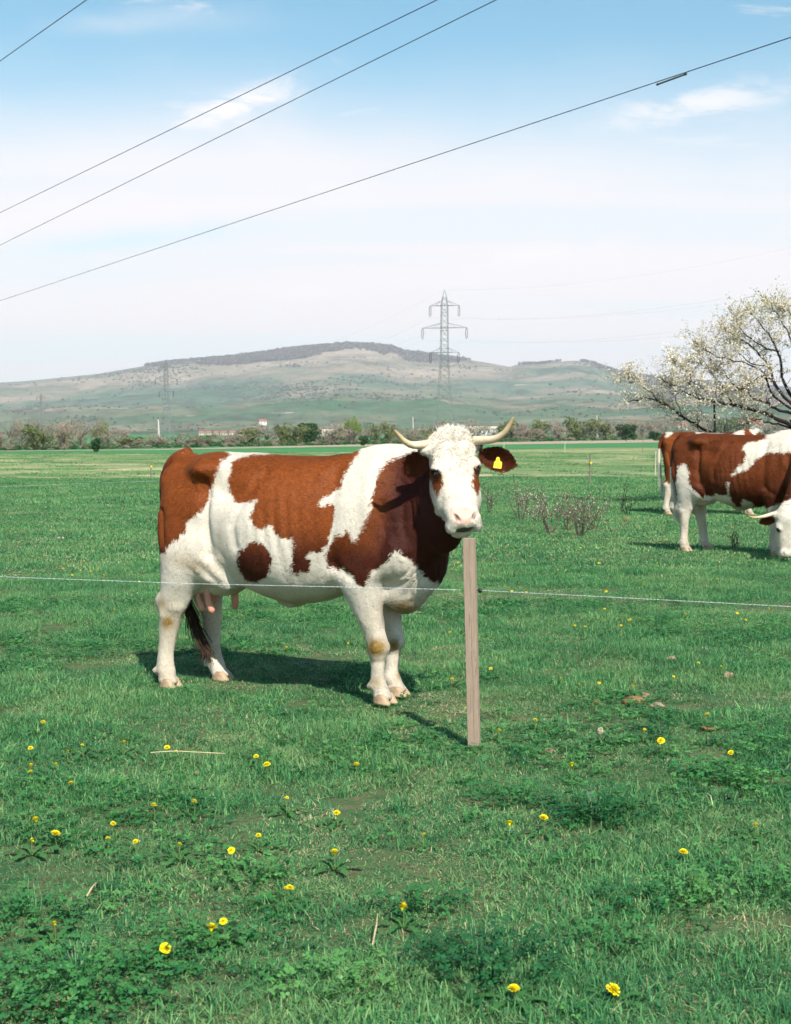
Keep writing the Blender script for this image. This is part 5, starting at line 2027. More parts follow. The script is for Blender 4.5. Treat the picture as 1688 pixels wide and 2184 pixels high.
# ------------------------------------------------------------------ hedge trees along the far edge of the fields
def crown_me(name, seed, w, h, n, leaf, mat, stem=0.28, thin=0.25, lobes=7):
    rnd = np.random.default_rng(seed)
    V, F = [], []
    L = [(rnd.uniform(-0.34, 0.34) * w, rnd.uniform(-0.34, 0.34) * w, h * rnd.uniform(stem + 0.1, 0.86), rnd.uniform(0.16, 0.27)) for _ in range(lobes)]
    for k in range(n):
        lx, ly_, lz, lr = L[rnd.integers(0, lobes)]
        d = rnd.normal(size=3)
        d *= rnd.uniform(0.2, 1.0) ** 0.5 / np.linalg.norm(d)
        c = np.array([lx + d[0] * lr * w, ly_ + d[1] * lr * w, min(h, lz + d[2] * lr * h * 0.9)])
        if c[2] < h * stem * 0.5:
            c[2] = h * stem * 0.5 + rnd.uniform(0, 0.2) * h
        a = rnd.normal(size=3)
        a[2] = abs(a[2]) + 0.6
        a /= np.linalg.norm(a)
        b = np.cross(a, rnd.normal(size=3))
        b /= np.linalg.norm(b)
        s = leaf * rnd.uniform(0.6, 1.4)
        i = len(V)
        V += [c + a * s, c + b * s * thin, c - a * s, c - b * s * thin]
        F.append((i, i + 1, i + 2, i + 3))
    m = mesh(name, V, F)
    m.materials.append(mat)
    return m


def stem_me(name, seed, w, h, mat):
    rnd = random.Random(seed)
    mb = MB()
    mb.tube([(0, 0, -0.2), (0.02 * w, 0, 0.3 * h), (rnd.uniform(-0.05, 0.05) * w, 0, 0.62 * h)], [0.035 * h, 0.026 * h, 0.012 * h], 6)
    for k in range(9):
        z = h * rnd.uniform(0.12, 0.5)
        a = rnd.uniform(0, 6.283)
        e = Vector((math.cos(a) * w * rnd.uniform(0.2, 0.45), math.sin(a) * w * rnd.uniform(0.2, 0.45), min(0.95 * h, z + h * rnd.uniform(0.25, 0.5))))
        mb.tube([(0, 0, z), Vector((0, 0, z)).lerp(e, 0.5) + Vector((0, 0, 0.03 * h)), e], [0.018 * h, 0.011 * h, 0.004 * h], 5)
    m = mb.me(name)
    m.materials.append(mat)
    return m


def foliage(name, c0, c1, trans=0.2):
    nd = Nodes(name, 0.8, 0.15)
    n = nd.noise(nd.coord('Position'), 1.4, 3, 0.6)
    return leafy(nd, nd.ramp(n, [(0.35, c0), (0.65, c1)]), trans, 0.8, 0.1)


M_TWIG = foliage('bare_twigs', (0.25, 0.19, 0.15), (0.42, 0.34, 0.27), 0.2)
M_TWIG2 = foliage('grey_twigs', (0.20, 0.165, 0.125), (0.34, 0.29, 0.215), 0.15)
M_FRESH = foliage('fresh_spring_leaves', (0.14, 0.20, 0.045), (0.24, 0.29, 0.07), 0.35)
M_EVER = foliage('dark_evergreen_leaves', (0.022, 0.062, 0.024), (0.050, 0.110, 0.040), 0.15)
M_OLIVE = foliage('olive_bush_leaves', (0.13, 0.155, 0.065), (0.23, 0.25, 0.105), 0.35)
M_BARK = simple('tree_bark', (0.13, 0.10, 0.078), 0.9, 0.3, 6, 0.1, 0.5)
KIND = {'bare': [(crown_me('crown_bare_%d' % i, 60 + i, 1.0, 1.0, 1000, 0.060, (M_TWIG, M_TWIG2, M_TWIG)[i], 0.02, 0.13, 13), stem_me('trunk_bare_%d' % i, 60 + i, 1.0, 1.0, M_BARK)) for i in range(3)],
        'fresh': [(crown_me('crown_fresh_%d' % i, 70 + i, 1.0, 1.0, 420, 0.045, M_FRESH, 0.35, 0.5, 8), stem_me('trunk_fresh_%d' % i, 70 + i, 1.0, 1.0, M_BARK)) for i in range(2)],
        'ever': [(crown_me('crown_ever_%d' % i, 80 + i, 1.0, 1.0, 1500, 0.055, M_EVER, 0.10, 0.6, 11), stem_me('trunk_ever_%d' % i, 80 + i, 1.0, 1.0, M_BARK)) for i in range(2)],
        'olive': [(crown_me('crown_olive_%d' % i, 90 + i, 1.0, 1.0, 800, 0.050, M_OLIVE, 0.10, 0.5, 9), stem_me('trunk_olive_%d' % i, 90 + i, 1.0, 1.0, M_BARK)) for i in range(2)]}
rnd = random.Random(21)


def base_line(px):
    return 959.5 - (px - 60) * (23.0 / 1340)


def hedge_tree(px, hpx, wpx, kind, lab, group, dy=0.0):
    g = on_ground(px, base_line(px) + dy)
    sc = g.y / FPX
    cr, tr = rnd.choice(KIND[kind])
    o = empty('hedge_tree' if hpx > 26 else 'hedge_bush', (g.x, g.y, 0.0), rnd.uniform(0, 6.28))
    o.scale = (wpx * sc, wpx * sc, hpx * sc)
    tag(o, lab, 'tree' if hpx > 26 else 'bush', group)
    link('crown', cr, o)
    link('trunk', tr, o)


NAMED = [(203, 30, 32, 'ever', 'small dark evergreen bush on the field edge at left', 8), (218, 58, 44, 'fresh', 'yellow green young tree behind the dark bush at left', 0), (665, 46, 56, 'ever', 'round dark green tree above the cow back', 0),
         (755, 60, 42, 'fresh', 'yellow green tree right of the round dark tree', 0), (600, 48, 44, 'olive', 'olive green tree left of the round dark tree', 0), (1155, 46, 36, 'olive', 'upright olive tree right of the horn', 0),
         (1222, 40, 56, 'olive', 'broad pale green bush in the hedge right of the horn', 0), (1335, 36, 42, 'ever', 'dark round bush in the right part of the hedge', 4), (1398, 20, 34, 'ever', 'low dark bush beside the grazing cattle', 4),
         (775, 22, 26, 'ever', 'low dark bush right of the yellow green tree', 4), (925, 30, 58, 'olive', 'rounded straw coloured bush behind the left horn', 2), (700, 30, 30, 'bare', 'bare tree just right of the round dark tree', 0),
         (828, 44, 36, 'olive', 'thin olive tree left of the left horn', 0), (1110, 44, 40, 'bare', 'bare tree beside the right horn tip', 0), (70, 64, 50, 'bare', 'bare tree nearest the left edge', 0), (138, 66, 60, 'bare', 'tall bare tree second from the left edge', 2)]
for px, h, w, kd, lab, dy in NAMED:
    hedge_tree(px, h, w, kd, lab, 'trees in the far hedge', dy)
ORDW = ['first', 'second', 'third', 'fourth', 'fifth', 'sixth', 'seventh', 'eighth', 'ninth', 'tenth', 'eleventh', 'twelfth', 'thirteenth', 'fourteenth', 'fifteenth', 'sixteenth', 'seventeenth', 'eighteenth', 'nineteenth', 'twentieth', 'twenty-first', 'twenty-second', 'twenty-third', 'twenty-fourth', 'twenty-fifth', 'twenty-sixth', 'twenty-seventh', 'twenty-eighth', 'twenty-ninth', 'thirtieth']
count = {}
for i in range(78):
    px = -150 + i * 25 + rnd.uniform(-9, 9)
    h = rnd.uniform(36, 62) if px < 260 else (rnd.uniform(18, 30) if px < 520 else rnd.uniform(30, 48))
    kd = rnd.choice(('bare', 'bare', 'bare', 'bare', 'olive')) if px > 0 else 'bare'
    seg = 'in the hedge left of the cow' if px < 340 else ('in the hedge above the cow back' if px < 850 else ('in the hedge right of the horned cow' if px < 1420 else 'in the hedge behind the blossom tree'))
    what = {'bare': 'bare brown tree', 'olive': 'greening bush'}[kd]
    k = count[what + seg] = count.get(what + seg, 0) + 1
    hedge_tree(px, h, rnd.uniform(44, 78), kd, '%s %s from the left %s' % (ORDW[k - 1], what, seg), 'trees in the far hedge', rnd.uniform(-3, 1))
# green bank below the hedge
rng = np.random.default_rng(29)
P, S = [], []
for i in range(2600):
    px = rng.uniform(-240, 1900)
    g = on_ground(px, base_line(px) + rng.uniform(-5.0, 1.5))
    P.append((g.x, g.y, 0))
    sc = g.y / FPX
    S.append((rng.uniform(8, 20) * sc, rng.uniform(8, 20) * sc, rng.uniform(4, 9) * sc))
M_BANK = foliage('bank_herbs', (0.040, 0.110, 0.038), (0.085, 0.155, 0.055), 0.2)
scatter('hedge_bank', P, np.stack([np.zeros(2600), np.zeros(2600), rng.uniform(0, 6.28, 2600)], -1), S, rng.integers(0, 4, 2600),
        [lump_me('bank_tuft_%d' % i, 120 + i, M_BANK if i < 3 else M_TWIG2, 1.0, 60, 0.12) for i in range(4)], 'green herbs and brambles along the foot of the hedge', 'undergrowth')

# ------------------------------------------------------------------ village at the foot of the hill
M_ROOF = simple('red_tiles', (0.30, 0.125, 0.09), 0.85, 0.25, 0.8, 0.1)
M_WALLW = simple('white_render', (0.74, 0.71, 0.66), 0.9, 0.08, 0.5, 0.1)
M_WALLC = simple('cream_render', (0.62, 0.52, 0.40), 0.9, 0.10, 0.5, 0.1)
M_DARKW = simple('dark_window', (0.03, 0.035, 0.045), 0.2, 0.1, 1, 0.5)
HG = 'village houses under the hill'


def house(px, py, dep, w, d, h, rh, mat, roof, lab, nwin=2):
    c = at_depth(px, py, dep)
    o = empty('house', (c.x, c.y, max(0.0, c.z)), R(rnd.uniform(-25, 25)))
    tag(o, lab, 'house', HG)
    MB().box((0, 0, h / 2 - 0.6), (w, d, h + 1.2)).build('wall', mat, o)
    e = 0.4
    V = [(-w / 2 - e, -d / 2 - e, h), (w / 2 + e, -d / 2 - e, h), (w / 2 + e, d / 2 + e, h), (-w / 2 - e, d / 2 + e, h), (-w / 2 - e, 0, h + rh), (w / 2 + e, 0, h + rh)]
    link('roof', mesh('roof', V, [(0, 1, 5, 4), (2, 3, 4, 5), (3, 0, 4), (1, 2, 5), (3, 2, 1, 0)]), o, roof)
    for k in range(nwin):
        x = -w / 2 + w * (k + 0.5) / nwin
        MB().box((x, -d / 2 - 0.02, h * 0.55), (1.2, 0.08, 1.3)).build('window', M_DARKW, o)


for px, py, dep, w, lab in ((430, 943, 1640, 6, 'leftmost small white house with red roof under the hill'), (446, 942, 1600, 6, 'second red roofed house from the left in the village'), (462, 942, 1660, 5, 'third small house in the row of red roofs'),
                            (478, 941, 1620, 7, 'wide red roofed house in the middle of the row'), (497, 941, 1580, 6, 'red roofed house right of the wide one'), (514, 941, 1600, 5, 'red roofed house second from the right end of the row'), (532, 940, 1550, 5, 'last red roofed house of the village row')):
    house(px, 928, dep, w, 5, 2.6, 2.4, M_WALLW if px % 2 else M_WALLC, M_ROOF, lab)
house(1030, 928, 900, 22, 9, 3.6, 2.0, M_WALLW, M_WALLC, 'long low white building beside the right horn base', 4)
house(688, 932, 800, 12, 8, 2.6, 1.5, M_WALLW, M_WALLC, 'low white shed right of the round dark tree', 2)
house(1456, 915, 1500, 11, 9, 4.0, 3.2, M_WALLW, M_ROOF, 'white house on the slope under the blossom branches', 2)
house(1600, 918, 1000, 15, 10, 4.6, 3.6, M_WALLW, M_ROOF, 'large red roofed house behind the blossom tree', 3)
house(560, 905, 1690, 9, 8, 3.4, 2.8, M_WALLW, M_ROOF, 'lone house on the lower slope above the village', 2)

# ------------------------------------------------------------------ blossoming tree at right
M_BLOSSOM = foliage('white_blossom', (0.68, 0.58, 0.42), (0.86, 0.78, 0.63), 0.35)
M_BUD = foliage('opening_leaves', (0.28, 0.27, 0.11), (0.42, 0.38, 0.18), 0.3)
M_DARKBARK = simple('blackthorn_bark', (0.022, 0.018, 0.018), 0.9, 0.3, 8, 0.1)
TD = 31.0
LIMBS = [([(1775, 1085), (1760, 1010), (1735, 940), (1715, 890)], 0.1530, 0.0960), ([(1757, 1000), (1660, 950), (1560, 935), (1502, 916), (1486, 906), (1459, 891), (1436, 874), (1406, 857), (1380, 850), (1342, 857)], 0.0465, 0.0096),
         ([(1406, 857), (1382, 833), (1356, 818), (1340, 806)], 0.0136, 0.0056), ([(1732, 930), (1660, 895), (1635, 882), (1606, 874), (1565, 865), (1524, 857), (1489, 849), (1459, 835), (1430, 822), (1408, 806)], 0.0527, 0.0080),
         ([(1715, 890), (1650, 845), (1635, 806), (1612, 809), (1594, 824), (1577, 830), (1547, 838), (1527, 844)], 0.0310, 0.0080), ([(1715, 890), (1650, 870), (1635, 859), (1615, 853), (1588, 835), (1568, 821), (1547, 800), (1524, 788)], 0.0372, 0.0080),
         ([(1732, 930), (1660, 905), (1635, 900), (1615, 894), (1594, 903), (1577, 908)], 0.0248, 0.0064), ([(1715, 890), (1660, 830), (1640, 780), (1605, 740), (1565, 715), (1540, 700)], 0.0434, 0.0064),
         ([(1715, 890), (1675, 820), (1660, 750), (1630, 700), (1600, 668)], 0.0496, 0.0064), ([(1715, 890), (1700, 800), (1690, 730), (1665, 680), (1640, 640)], 0.0372, 0.0048), ([(1715, 880), (1730, 800), (1740, 740), (1725, 680)], 0.0372, 0.0064),
         ([(1690, 900), (1760, 840), (1830, 800), (1890, 790)], 0.0496, 0.0080), ([(1660, 830), (1620, 790), (1570, 770), (1530, 760), (1500, 745)], 0.0248, 0.0056), ([(1489, 849), (1470, 815), (1448, 790), (1438, 770)], 0.0136, 0.0048),
         ([(1565, 865), (1545, 830), (1520, 800), (1500, 765), (1488, 735)], 0.0186, 0.0048), ([(1524, 857), (1505, 835), (1480, 815), (1465, 790)], 0.0124, 0.0048), ([(1459, 891), (1445, 862), (1440, 835), (1436, 815)], 0.0112, 0.0048),
         ([(1640, 780), (1600, 775), (1570, 745), (1550, 725)], 0.0186, 0.0048), ([(1660, 750), (1610, 730), (1580, 700), (1566, 672)], 0.0186, 0.0048), ([(1735, 740), (1700, 690), (1675, 655)], 0.0186, 0.0048)]
tb = at_depth(1775, 1085, TD)
tree = empty('blossom_tree', (tb.x, TD, 0))
tag(tree, 'spreading blackthorn tree with pale blossom and dark branches at right', 'tree')
rt = random.Random(12)
wood = MB()
BL, BU = [], []


def twig(p, d, L, r, lvl):
    pts, q = [p], p
    n = 4
    dd = d.normalized()
    for i in range(n):
        dd = (dd + Vector((rt.gauss(0, 0.22), rt.gauss(0, 0.22), rt.gauss(0.05, 0.18)))).normalized()
        q = q + dd * (L / n)
        pts.append(q)
        if lvl > 0 and rt.random() < 0.85:
            sd = (dd + Vector((rt.gauss(0, 0.9), rt.gauss(0, 0.9), rt.gauss(0.15, 0.7)))).normalized()
            twig(q, sd, L * rt.uniform(0.4, 0.7), r * 0.6, lvl - 1)
        if lvl <= 1:
            for _ in range(2 if lvl == 0 else 1):
                if rt.random() < min(0.6, 0.10 + 0.15 * max(0.0, q.z - 1.6)):
                    (BL if rt.random() < 0.78 else BU).append(q + Vector((rt.gauss(0, 0.022), rt.gauss(0, 0.022), rt.gauss(0, 0.022))))
    wood.tube(pts, [r * (1 - 0.75 * i / n) for i in range(n + 1)], 3 if lvl < 1 else 4, cap=False)


org = Vector((tb.x, TD, 0))
for li, (pp, r0, r1) in enumerate(LIMBS):
    dz = 0.0 if li == 0 else rt.uniform(-0.9, 0.9)
    pts = []
    for i, (px, py) in enumerate(pp):
        t = i / (len(pp) - 1)
        pts.append(at_depth(px, py, TD + dz * t) - org)
    # smooth and roughen
    fine = []
    for i in range(len(pts) - 1):
        p0, pA, pB, p3 = pts[max(i - 1, 0)], pts[i], pts[i + 1], pts[min(i + 2, len(pts) - 1)]
        for t in (0, 0.25, 0.5, 0.75):
            fine.append(0.5 * ((2 * pA) + (pB - p0) * t + (2 * p0 - 5 * pA + 4 * pB - p3) * t ** 2 + (3 * pA - p0 - 3 * pB + p3) * t ** 3) + Vector((rt.gauss(0, 0.012), rt.gauss(0, 0.02), rt.gauss(0, 0.012))))
    fine.append(pts[-1])
    n = len(fine)
    rad = [r0 + (r1 - r0) * (i / (n - 1)) ** 0.8 for i in range(n)]
    if li == 0:
        MB().tube(fine, rad, 10).build('trunk', M_DARKBARK, tree, True)
        continue
    lo_ = MB().tube(fine, rad, 7)
    lo_.build('limb', M_DARKBARK, tree, True)
    for i in range(2, n):
        t = i / (n - 1)
        if t < 0.25:
            continue
        for _ in range(4 if t > 0.5 else 2):
            if rt.random() < 0.8:
                d = (fine[i] - fine[i - 1]).normalized()
                sd = d * 0.5 + Vector((rt.gauss(0, 0.8), rt.gauss(0, 0.8), rt.gauss(0.35, 0.65)))
                twig(fine[i], sd, rt.uniform(0.18, 0.5), max(0.0035, rad[i] * 0.25), 1 if rt.random() < 0.6 else 2)
tag(wood.build('twigs', M_DARKBARK, tree), kind='stuff')


def petals(pts, size, seed, per=2):
    rr = np.random.default_rng(seed)
    V, F = [], []
    for p in pts:
        for k in range(per):
            c = np.array(p) + rr.normal(0, 0.016, 3)
            a = rr.normal(size=3)
            a /= np.linalg.norm(a)
            b = np.cross(a, rr.normal(size=3))
            b /= np.linalg.norm(b)
            s = size * rr.uniform(0.6, 1.3)
            i = len(V)
            V += [c + a * s, c + b * s * 0.8, c - a * s, c - b * s * 0.8]
            F.append((i, i + 1, i + 2, i + 3))
    return mesh('petals', V, F)


tag(link('blossom', petals(BL, 0.0195, 1, 2), tree, M_BLOSSOM), kind='stuff')
tag(link('young_leaves', petals(BU, 0.019, 2, 1), tree, M_BUD), kind='stuff')
# stake that props the tree
g = on_ground(1524, 1070)
o = MB().tube([(0, 0, -0.1), (0.01, 0, 1.2), (-0.03, 0, at_depth(1521, 862, g.y).z)], [0.03, 0.027, 0.022], 6).build('tree_stake', M_DARKBARK)
o.location = (g.x, g.y, 0)
tag(o, 'dark upright stake under the blossom branches behind the cattle', 'stake')

# ------------------------------------------------------------------ thin thorn shrubs and dry weeds in the middle distance
def shrub(px, py_base, py_top, spread, nst, bloom, lab, seed, mat=None):
    g = on_ground(px, py_base)
    H = at_depth(px, py_top, g.y).z
    o = empty('thorn_shrub' if nst > 2 else 'dry_weed', (g.x, g.y, 0))
    tag(o, lab, 'shrub' if nst > 2 else 'weed', 'thorn shrubs and weeds right of the cow')
    rs = random.Random(seed)
    mb, fl = MB(), []

    def st(p, d, L, r, lvl):
        pts, q, dd = [p], p, d.normalized()
        for i in range(5):
            dd = (dd + Vector((rs.gauss(0, 0.16), rs.gauss(0, 0.16), rs.gauss(0.03, 0.12)))).normalized()
            q = q + dd * (L / 5)
            pts.append(q)
            if lvl > 0 and i > 0:
                for _ in range(2):
                    if rs.random() < 0.8:
                        st(q, dd * 0.5 + Vector((rs.gauss(0, 0.8), rs.gauss(0, 0.8), rs.gauss(0.4, 0.5))), L * rs.uniform(0.2, 0.42), r * 0.55, lvl - 1)
            if i > 1 and rs.random() < bloom * 0.55:
                fl.append(q + Vector((rs.gauss(0, 0.012), rs.gauss(0, 0.012), rs.gauss(0, 0.012))))
        mb.tube(pts, [r * (1 - 0.7 * i / 5) for i in range(6)], 4, cap=False)
    for k in range(nst):
        a = rs.uniform(0, 6.283)
        base = Vector((math.cos(a), math.sin(a), 0)) * rs.uniform(0, 0.05)
        st(base + Vector((0, 0, -0.02)), Vector((math.cos(a) * spread, math.sin(a) * spread, 1)), H * rs.uniform(0.75, 1.05), 0.0085, 2 if nst > 2 else 1)
    mb.build('stems', mat or M_TWIG2, o)
    if fl:
        tag(link('blossom', petals(fl, 0.010, seed, 1), o, M_BLOSSOM), kind='stuff')


SHRUBS = [(1044, 1092, 1040, 0.5, 5, 0.10, 'thin bare shrub just right of the cow muzzle'), (1111, 1106, 1035, 0.5, 8, 0.35, 'white flowering shrub, leftmost of the flowering three'), (1174, 1136, 1036, 0.45, 10, 0.30, 'tallest white flowering shrub in the middle of the three'),
          (1148, 1112, 1060, 0.6, 6, 0.35, 'low flowering shrub between the two taller ones'), (1238, 1141, 1070, 0.5, 12, 0.10, 'broad brown twiggy shrub at the right of the group'), (1212, 1128, 1075, 0.5, 6, 0.05, 'small bare shrub against the broad brown one'),
          (1266, 1128, 1062, 0.5, 6, 0.18, 'loose shrub at the right end of the group'), (1284, 1068, 1028, 0.12, 2, 0.0, 'single dry weed stalk behind the shrubs'), (1329, 1094, 1026, 0.12, 2, 0.0, 'tall dark weed stalk right of the shrubs'),
          (1339, 1098, 1062, 0.3, 4, 0.0, 'low weed beside the tall dark stalk'), (1566, 1172, 1138, 0.4, 5, 0.0, 'dry weed in front of the grazing cow'), (1010, 1070, 1035, 0.4, 4, 0.25, 'small flowering sprig beside the cow cheek')]
for i, a in enumerate(SHRUBS):
    shrub(*a, seed=500 + i, mat=M_DARKBARK if 'dark' in a[-1] else M_BARK)

# ------------------------------------------------------------------ the air between here and the hills
hz = MB().box((0, 0, 0), (1, 1, 1)) and link('haze', MB().box((0, 4300, 240), (11600, 8800, 490)).me('haze'), None)
tag(hz, kind='stuff')
hm = bpy.data.materials.new('hazy_air')
hm.use_nodes = True
hn = hm.node_tree.nodes
hn.clear()
pv = hn.new('ShaderNodeVolumePrincipled')
pv.inputs['Color'].default_value = (0.88, 0.94, 1.0, 1)
pv.inputs['Density'].default_value = 0.000092
ho = hn.new('ShaderNodeOutputMaterial')
hm.node_tree.links.new(pv.outputs[0], ho.inputs['Volume'])
hz.data.materials.append(hm)
# ------------------------------------------------------------------ grass, clover, dandelions
def grass_mat():
    nd = Nodes('grass_blade', 0.5, 0.3)
    pos = nd.coord('Position')
    big, mid, fine = pasture_tones(nd, pos)
    rnd = nd.n('ShaderNodeObjectInfo').outputs['Random']
    t = nd.math('ADD', nd.math('MULTIPLY', mid, 0.38), nd.math('ADD', nd.math('MULTIPLY', rnd, 0.22), nd.math('MULTIPLY', nd.attr('tone'), 0.44)))
    g = nd.ramp(t, [(0.24, (0.007, 0.082, 0.038)), (0.44, (0.020, 0.180, 0.070)), (0.58, (0.058, 0.268, 0.088)), (0.77, (0.25, 0.440, 0.165))])
    dry = nd.mix(rnd, (0.42, 0.35, 0.19), (0.58, 0.50, 0.31))
    dm = nd.math('MULTIPLY', nd.ramp(mid, [(0.46, 0.0), (0.64, 0.7)]), nd.ramp(fine, [(0.38, 0.0), (0.6, 1.0)]))
    g = nd.mix(dm, g, (0.20, 0.30, 0.125))
    col = nd.mix(nd.attr('dry'), g, dry)
    tip = nd.attr('tip')
    col = nd.mix(nd.math('MULTIPLY', tip, 0.35), col, nd.mix(0.5, col, (0.30, 0.36, 0.14)))
    return leafy(nd, col, 0.30, 0.6, 0.16)


M_GRASS = grass_mat()


def tuft_me(name, seed, nb, rad, hmin, hmax, wid, lean, dry_frac):
    rnd = random.Random(seed)
    V, F, dry, tip, tone = [], [], [], [], []
    for k in range(nb):
        a, r = rnd.uniform(0, 6.283), rad * math.sqrt(rnd.random())
        bx, by = r * math.cos(a), r * math.sin(a)
        h = rnd.uniform(hmin, hmax)
        d = rnd.uniform(0, 6.283)
        ln = abs(rnd.gauss(0, lean)) + 0.1
        w = wid * rnd.uniform(0.7, 1.35)
        px, py = -math.sin(d + rnd.uniform(-0.8, 0.8)), math.cos(d + rnd.uniform(-0.8, 0.8))
        isdry = 1.0 if rnd.random() < dry_frac else 0.0
        if isdry:
            ln *= 2.2
            h *= 0.75
        tone += [rnd.random()] * 7
        i = len(V)
        for t, ww in ((0, 1), (0.45, 0.9), (0.8, 0.6)):
            ox = ln * h * t * t
            cx, cy, cz = bx + math.cos(d) * ox, by + math.sin(d) * ox, h * (t - 0.25 * ln * t * t) - 0.01
            V += [(cx - px * w * ww / 2, cy - py * w * ww / 2, cz), (cx + px * w * ww / 2, cy + py * w * ww / 2, cz)]
            dry += [isdry] * 2
            tip += [t] * 2
        ox = ln * h
        V.append((bx + math.cos(d) * ox, by + math.sin(d) * ox, max(0.004, h * (1 - 0.25 * ln)) - 0.01))
        dry.append(isdry)
        tip.append(1)
        F += [(i, i + 1, i + 3, i + 2), (i + 2, i + 3, i + 5, i + 4), (i + 4, i + 5, i + 6)]
    m = mesh(name, V, F)
    fattr(m, 'dry', dry)
    fattr(m, 'tip', tip)
    fattr(m, 'tone', tone)
    m.materials.append(M_GRASS)
    return m


def clover_mat():
    nd = Nodes('clover_leaf', 0.5, 0.3)
    rnd = nd.n('ShaderNodeObjectInfo').outputs['Random']
    n = nd.noise(nd.coord('Position'), 14, 3, 0.6)
    t = nd.math('ADD', nd.math('MULTIPLY', n, 0.6), nd.math('MULTIPLY', rnd, 0.4))
    return leafy(nd, nd.ramp(t, [(0.3, (0.014, 0.095, 0.028)), (0.5, (0.038, 0.175, 0.044)), (0.72, (0.110, 0.285, 0.072))]), 0.25, 0.45, 0.35)


M_CLOVER = clover_mat()


def clover_geo(seed, stems, rad, hmax, leaf):
    rnd = random.Random(seed)
    V, F = [], []

    def leaflet(c, d, n, L, W):
        s = d.cross(n).normalized()
        i = len(V)
        V.extend([c, c + d * L * 0.45 + s * W * 0.5 + n * L * 0.06, c + d * L * 0.92 + s * W * 0.28, c + d * L * 0.92 - s * W * 0.28, c + d * L * 0.45 - s * W * 0.5 + n * L * 0.06])
        F.append((i, i + 1, i + 2, i + 3, i + 4))
    for k in range(stems):
        a, r = rnd.uniform(0, 6.283), rad * math.sqrt(rnd.random())
        h = hmax * (0.35 + 0.65 * rnd.random()) * (1 - 0.45 * (r / rad) ** 2)
        base = Vector((r * 0.75 * math.cos(a), r * 0.75 * math.sin(a), -0.01))
        top = Vector((r * 1.15 * math.cos(a) + rnd.gauss(0, 0.012), r * 1.15 * math.sin(a) + rnd.gauss(0, 0.012), h))
        side = Vector((-math.sin(a), math.cos(a), 0)) * 0.0011
        i = len(V)
        V.extend([base - side, base + side, top + side, top - side])
        F.append((i, i + 1, i + 2, i + 3))
        for t in ((1.0, 0.62, 0.36) if h > 0.06 else (1.0,)):
            p = base.lerp(top, t)
            n = Vector((rnd.gauss(0, 0.38), rnd.gauss(0, 0.38), 1)).normalized()
            a0 = rnd.uniform(0, 6.283)
            off = Vector((rnd.gauss(0, 0.012), rnd.gauss(0, 0.012), rnd.gauss(0, 0.004)))
            L = leaf * rnd.uniform(0.7, 1.2)
            for q in range(3):
                an = a0 + q * 2.094 + rnd.gauss(0, 0.2)
                d = Vector((math.cos(an), math.sin(an), rnd.gauss(0.05, 0.2)))
                d = (d - n * d.dot(n) * 0.7).normalized()
                leaflet(p + off, d, n, L, L * 0.72)
    return V, F


def clover_me(name, *a):
    m = mesh(name, *clover_geo(*a))
    m.materials.append(M_CLOVER)
    return m


rng = np.random.default_rng(17)
# named clumps of clover in the foreground: picture place, radius, height
CLUMPS = [(1275, 1742, 0.20, 0.17, 'tall dark clover clump right of the post, largest in the middle ground'),
          (1105, 1705, 0.17, 0.11, 'loose clover clump left of the tallest one below the post'),
          (890, 1945, 0.13, 0.10, 'clover clump just right of bottom centre under a dandelion'),
          (1040, 2075, 0.20, 0.15, 'dense dark clover clump near the bottom edge left of the lone dandelion'),
          (1368, 1935, 0.14, 0.12, 'round dark clover clump beside a bare patch at lower right'),
          (1478, 1915, 0.13, 0.14, 'upright clover clump with paler leaves at lower right'),
          (1505, 1660, 0.14, 0.13, 'dark clover clump at right below a yellow dandelion'),
          (1600, 1668, 0.13, 0.11, 'small clover clump nearest the right edge'),
          (1640, 1880, 0.15, 0.12, 'clover clump at the right edge above the broad leaved weed'),
          (175, 2115, 0.26, 0.13, 'wide spreading clover patch in the bottom left corner'),
          (75, 1965, 0.15, 0.12, 'dark clover clump against the left edge'),
          (545, 1885, 0.14, 0.10, 'low clover clump left of centre among dandelions'),
          (420, 2010, 0.15, 0.11, 'clover patch behind the bright dandelion at lower left'),
          (1290, 2010, 0.14, 0.10, 'thin clover clump beside dry grass at lower right'),
          (720, 2110, 0.16, 0.09, 'flat clover patch at the bottom edge left of centre')]


def in_cow_feet(x, y):
    return np.zeros_like(x, bool)


def band(y0, y1, dens, margin=1.2):
    area = 0.29 * (y1 ** 2 - y0 ** 2) + 2 * margin * (y1 - y0)
    n = int(area * dens)
    # sample proportional to width
    yy = rng.uniform(y0, y1, n * 3)
    wmax = 0.58 * y1 + 2 * margin
    yy = yy[rng.uniform(0, wmax, len(yy)) < 0.58 * yy + 2 * margin][:n]
    xx = rng.uniform(-1, 1, len(yy)) * (0.29 * yy + margin)
    return xx, yy


def patch_noise(x, y):
    return fbm(np.stack([x * 0.9, y * 1.1, 0 * x], -1), 4, 51)


